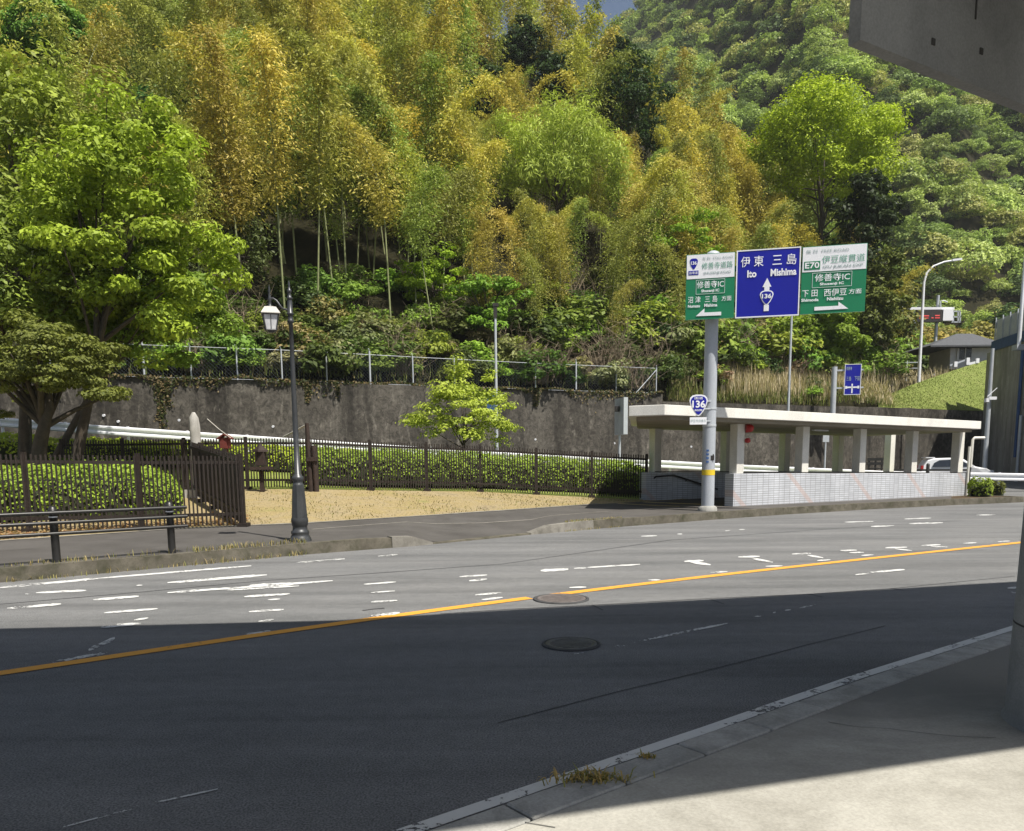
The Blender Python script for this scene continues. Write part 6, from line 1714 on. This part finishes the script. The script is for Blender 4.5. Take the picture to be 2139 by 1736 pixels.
t, tp = slim_pole('sign_post', 'thin pale sign post seen between the shelter columns', 1722, 985, 905, 39.0, .05, 'post', .2)
mb = MB(); mb.box(tp + (0, -.03, -.2), (.3, .03, .45)); t.part('sign_panel', mb, M['galv'])
# dark bench-like frame behind the shelter
c = at(1829, 972, 37.6)
t = Thing('wooden_bench', 'dark wooden bench back seen between the shelter columns', 'bench', (c[0], c[1], .3))
mb = MB(); 
for dz in (.08, .28): mb.box((c[0], c[1], c[2] + dz), (.78, .05, .13))
t.part('backrest', mb, M['black'])
mb = MB(); mb.box((c[0], c[1] - .22, c[2] - .15), (.78, .42, .05)); t.part('seat', mb, M['black'])
for s_ in (-.3, 0, .3):
    mb = MB(); mb.box((c[0] + s_, c[1] + .03, (c[2] + .3 + .2) / 2), (.06, .06, c[2] + .3 - .2)); t.part('leg', mb, M['black'])
# black bollards behind the shelter end
for x, lab in ((1937, 'black bollard before the white car, left of the last shelter column'), (2023, 'black bollard at the guardrail end, right of the shelter')):
    a = at(x, 998, 33.5); b = at(x, 968, 33.5); t = Thing('bollard', lab, 'bollard', (a[0], 33.5, 0)); mb = MB(); mb.lathe((a[0], 33.5, 0), [(.07, 0), (.07, b[2] - .05), (.04, b[2]), (.01, b[2] + .01)], 10); t.part('post', mb, M['black'])
    mb = MB(); mb.beam((a[0], 33.5, b[2] - .28), (a[0] - 1.6, 33.6, b[2] - .26), .05, .08); t.part('rail', mb, M['black'])

# white car
cc = at(1992, 985, 43.0); cz = .12
t = Thing('car', 'white hatchback driving behind the shelter below the wall', 'car', (cc[0], cc[1], cz))
hd = np.array([.97, -.24, 0]); hd /= np.linalg.norm(hd); sd = np.array([-hd[1], hd[0], 0])
def cpnt(x, y, z): return np.array([cc[0], cc[1], cz]) + (hd * x + sd * y + np.array([0, 0, z])) * .90
L_ = 3.9
prof = [(-1.95, .35), (-1.97, .75), (-1.86, 1.05), (-1.62, 1.42), (-1.3, 1.53), (-.3, 1.56), (.35, 1.45), (.95, 1.03), (1.55, .92), (1.88, .72), (1.96, .45), (1.9, .25), (-1.8, .25)]
def hw(x, z): return .82 * (1 - .03 * (abs(x) / 1.95) ** 3) * (1.0 if z < .95 else 1 - (z - .95) * .30) - (.06 if abs(x) > 1.85 else 0)
mb = MB(); n = len(prof)
vs = [cpnt(x, -hw(x, z), z) for x, z in prof] + [cpnt(x, hw(x, z), z) for x, z in prof]
mb.add(vs, [tuple(range(n)), tuple(range(2 * n - 1, n - 1, -1))] + [(i, n + i, n + (i + 1) % n, (i + 1) % n) for i in range(n)])
body = t.part('body', mb, M['carwhite'], bev=.05)
for sgn in (-1, 1):
    mb = MB(); wp = [(-1.38, 1.02), (-1.30, 1.25), (-1.0, 1.42), (-.35, 1.45), (.25, 1.36), (.80, 1.03)]
    pts_ = [cpnt(x, sgn * (hw(x, z) + .012), z) for x, z in wp]; mb.add(pts_, [tuple(range(6)) if sgn > 0 else tuple(range(5, -1, -1))]); t.part('side_window', mb, M['carglass'])
    for xw in (-1.2, 1.2):
        mb = MB(); mb.tube([cpnt(xw, sgn * .66, .31), cpnt(xw, sgn * .84, .31)], .28, 18); wh_ = t.part('wheel', mb, M['tyre'])
        mb = MB(); mb.tube([cpnt(xw, sgn * .845, .31), cpnt(xw, sgn * .852, .31)], .19, 14); t.part('rim', mb, M['galv'], wh_)
    mb = MB(); mb.box(cpnt(1.83, sgn * .58, .74), (.2, .28, .14), axes=(hd, sd, (0, 0, 1))); t.part('headlight', mb, M['parapet'])
    mb = MB(); mb.box(cpnt(-1.90, sgn * .62, .95), (.12, .18, .3), axes=(hd, sd, (0, 0, 1))); t.part('tail_lamp', mb, M['red'])
    mb = MB(); mb.box(cpnt(.72, sgn * .9, 1.05), (.12, .14, .12), axes=(hd, sd, (0, 0, 1))); t.part('mirror', mb, M['carwhite'])
mb = MB(); mb.add([cpnt(.42, -.6, 1.43), cpnt(.42, .6, 1.43), cpnt(.97, .68, 1.05), cpnt(.97, -.68, 1.05)], [(0, 1, 2, 3)]); t.part('windscreen', mb, M['carglass'])
mb = MB(); mb.box(cpnt(-1.45, 0, 1.58), (.45, 1.0, .05), axes=(hd, sd, (0, 0, 1))); t.part('spoiler', mb, M['carwhite'])

# ------------------------------------------------------------------ weeds and litter
def tuft(name, label, px, py, n, h, spread, cols, z=.04, aim=.5):
    c = g(px, py, z); V = []; cl_ = []
    for _ in range(n):
        b = c + np.array([rg.normal(0, spread), rg.normal(0, spread * .35), 0]) ; a = rg.uniform(0, 6.28); l = h * rg.uniform(.4, 1.2); d = np.array([math.cos(a), math.sin(a), 0])
        q = np.array([-d[1], d[0], 0]) * .004; m = b + d * l * .3 + (0, 0, l * .6); e = b + d * l * rg.uniform(.5, 1.1) + (0, 0, l * rg.uniform(.3, .9))
        b[2] = z - .005
        V += [b - q, b + q, m + q, m - q, m - q, m + q, e + q * .2, e - q * .2]; cl_ += [cols[rg.integers(len(cols))]] * 8
    V = np.array(V); o = link(name, mesh_np(name, V - c, np.arange(len(V)).reshape(-1, 4), np.full(len(V), .5), np.array(cl_)), M['leaf_stuff']); o.location = c
    return tag(o, label, 'weed')
# tuft direction follows the kerb
WC = [(.40, .29, .10), (.50, .35, .13), (.32, .28, .09), (.24, .24, .07)]
t1 = tuft('weed_tuft', 'large brownish weed tuft growing in the near kerb joint', 1232, 1632, 170, .07, .085, WC)
t2 = tuft('weed_tuft', 'small brownish weed tuft by the near kerb, farther up than the large one', 1352, 1585, 40, .05, .02, WC)
def kerb_weed_pt(x0, x1):
    def f():
        x = rg.uniform(x0, x1); u = uof(x); Y = float(kY(u)) + rg.choice([-.02, .2]) + rg.normal(0, .05); z = .2 if Y > kY(u) else .0
        return np.array([u * Y, Y, z if z > 0 else 0]), 0
    return f
blades('kerb_weeds', [(300, kerb_weed_pt(400, 640), .09, 1.0), (70, kerb_weed_pt(150, 400), .09, .8), (120, kerb_weed_pt(0, 200), .07, .8), (260, kerb_weed_pt(1180, 1300), .05, .8)],
       'dry yellowish weeds along the far kerb by the lamp', 'weeds', lambda: [(.36, .29, .12), (.30, .27, .10), (.22, .23, .08), (.42, .33, .16)][rg.integers(4)], .006)
def verge_pt():
    x = rg.uniform(505, 1340); u = uof(x); pr_ = far_profile(u); Y = rg.uniform(pr_[1][0] + .1, pr_[2][0]); return np.array([u * Y, Y, gz(u * Y, Y) - .01]), 0
blades('dry_grass_blades', [(4000, verge_pt, .05, .9)], 'short dry yellow grass between the sidewalk and the back fence', 'grass', lambda: [(.38, .31, .18), (.32, .27, .14), (.25, .25, .09), (.42, .36, .24)][rg.integers(4)], .012)
# dead leaves before the front fence
C = []
for _ in range(2600):
    x = rg.uniform(-150, 520); u = uof(x); Y = I(SBp, u, 1) + .15 + abs(rg.normal(0, .6)); C.append((u * Y, Y, gz(u * Y, Y) + .015 + rg.random() * .02))
C = np.array(C); v, f, tn = leaves(C, np.tile([0, 0, 1.0], (len(C), 1)), .09, .6, 0, .35, rg)
cc_ = np.array([[.30, .17, .08], [.40, .26, .13], [.22, .13, .07], [.42, .33, .20]])[rg.integers(0, 4, len(C))]
o = link('leaf_litter', mesh_np('leaf_litter', v, f, tn, np.repeat(cc_, 4, axis=0)), M['leaf_stuff']); tag(o, 'brown dead leaves along the foot of the front fence', 'leaf litter', kind='stuff')
HAZE = 0.00022
print('far', nf, 'objects', len(bpy.data.objects), 'bamboo individuals', nind)
# ------------------------------------------------------------------ thin air haze
hz = bpy.data.materials.new('haze'); hz.use_nodes = True
nt = hz.node_tree; nt.nodes.clear()
ou = nt.nodes.new('ShaderNodeOutputMaterial'); pv = nt.nodes.new('ShaderNodeVolumePrincipled')
pv.inputs['Color'].default_value = (.86, .90, .95, 1); pv.inputs['Density'].default_value = HAZE; pv.inputs['Anisotropy'].default_value = 0.2
nt.links.new(pv.outputs[0], ou.inputs['Volume'])
mb = MB(); mb.box((0, 200, 148.5), (1200, 520, 301)); o = build('haze', mb, hz); o['kind'] = 'stuff'; o['label'] = 'faint pale haze in the air over the valley'
SC.cycles.volume_bounces = 1
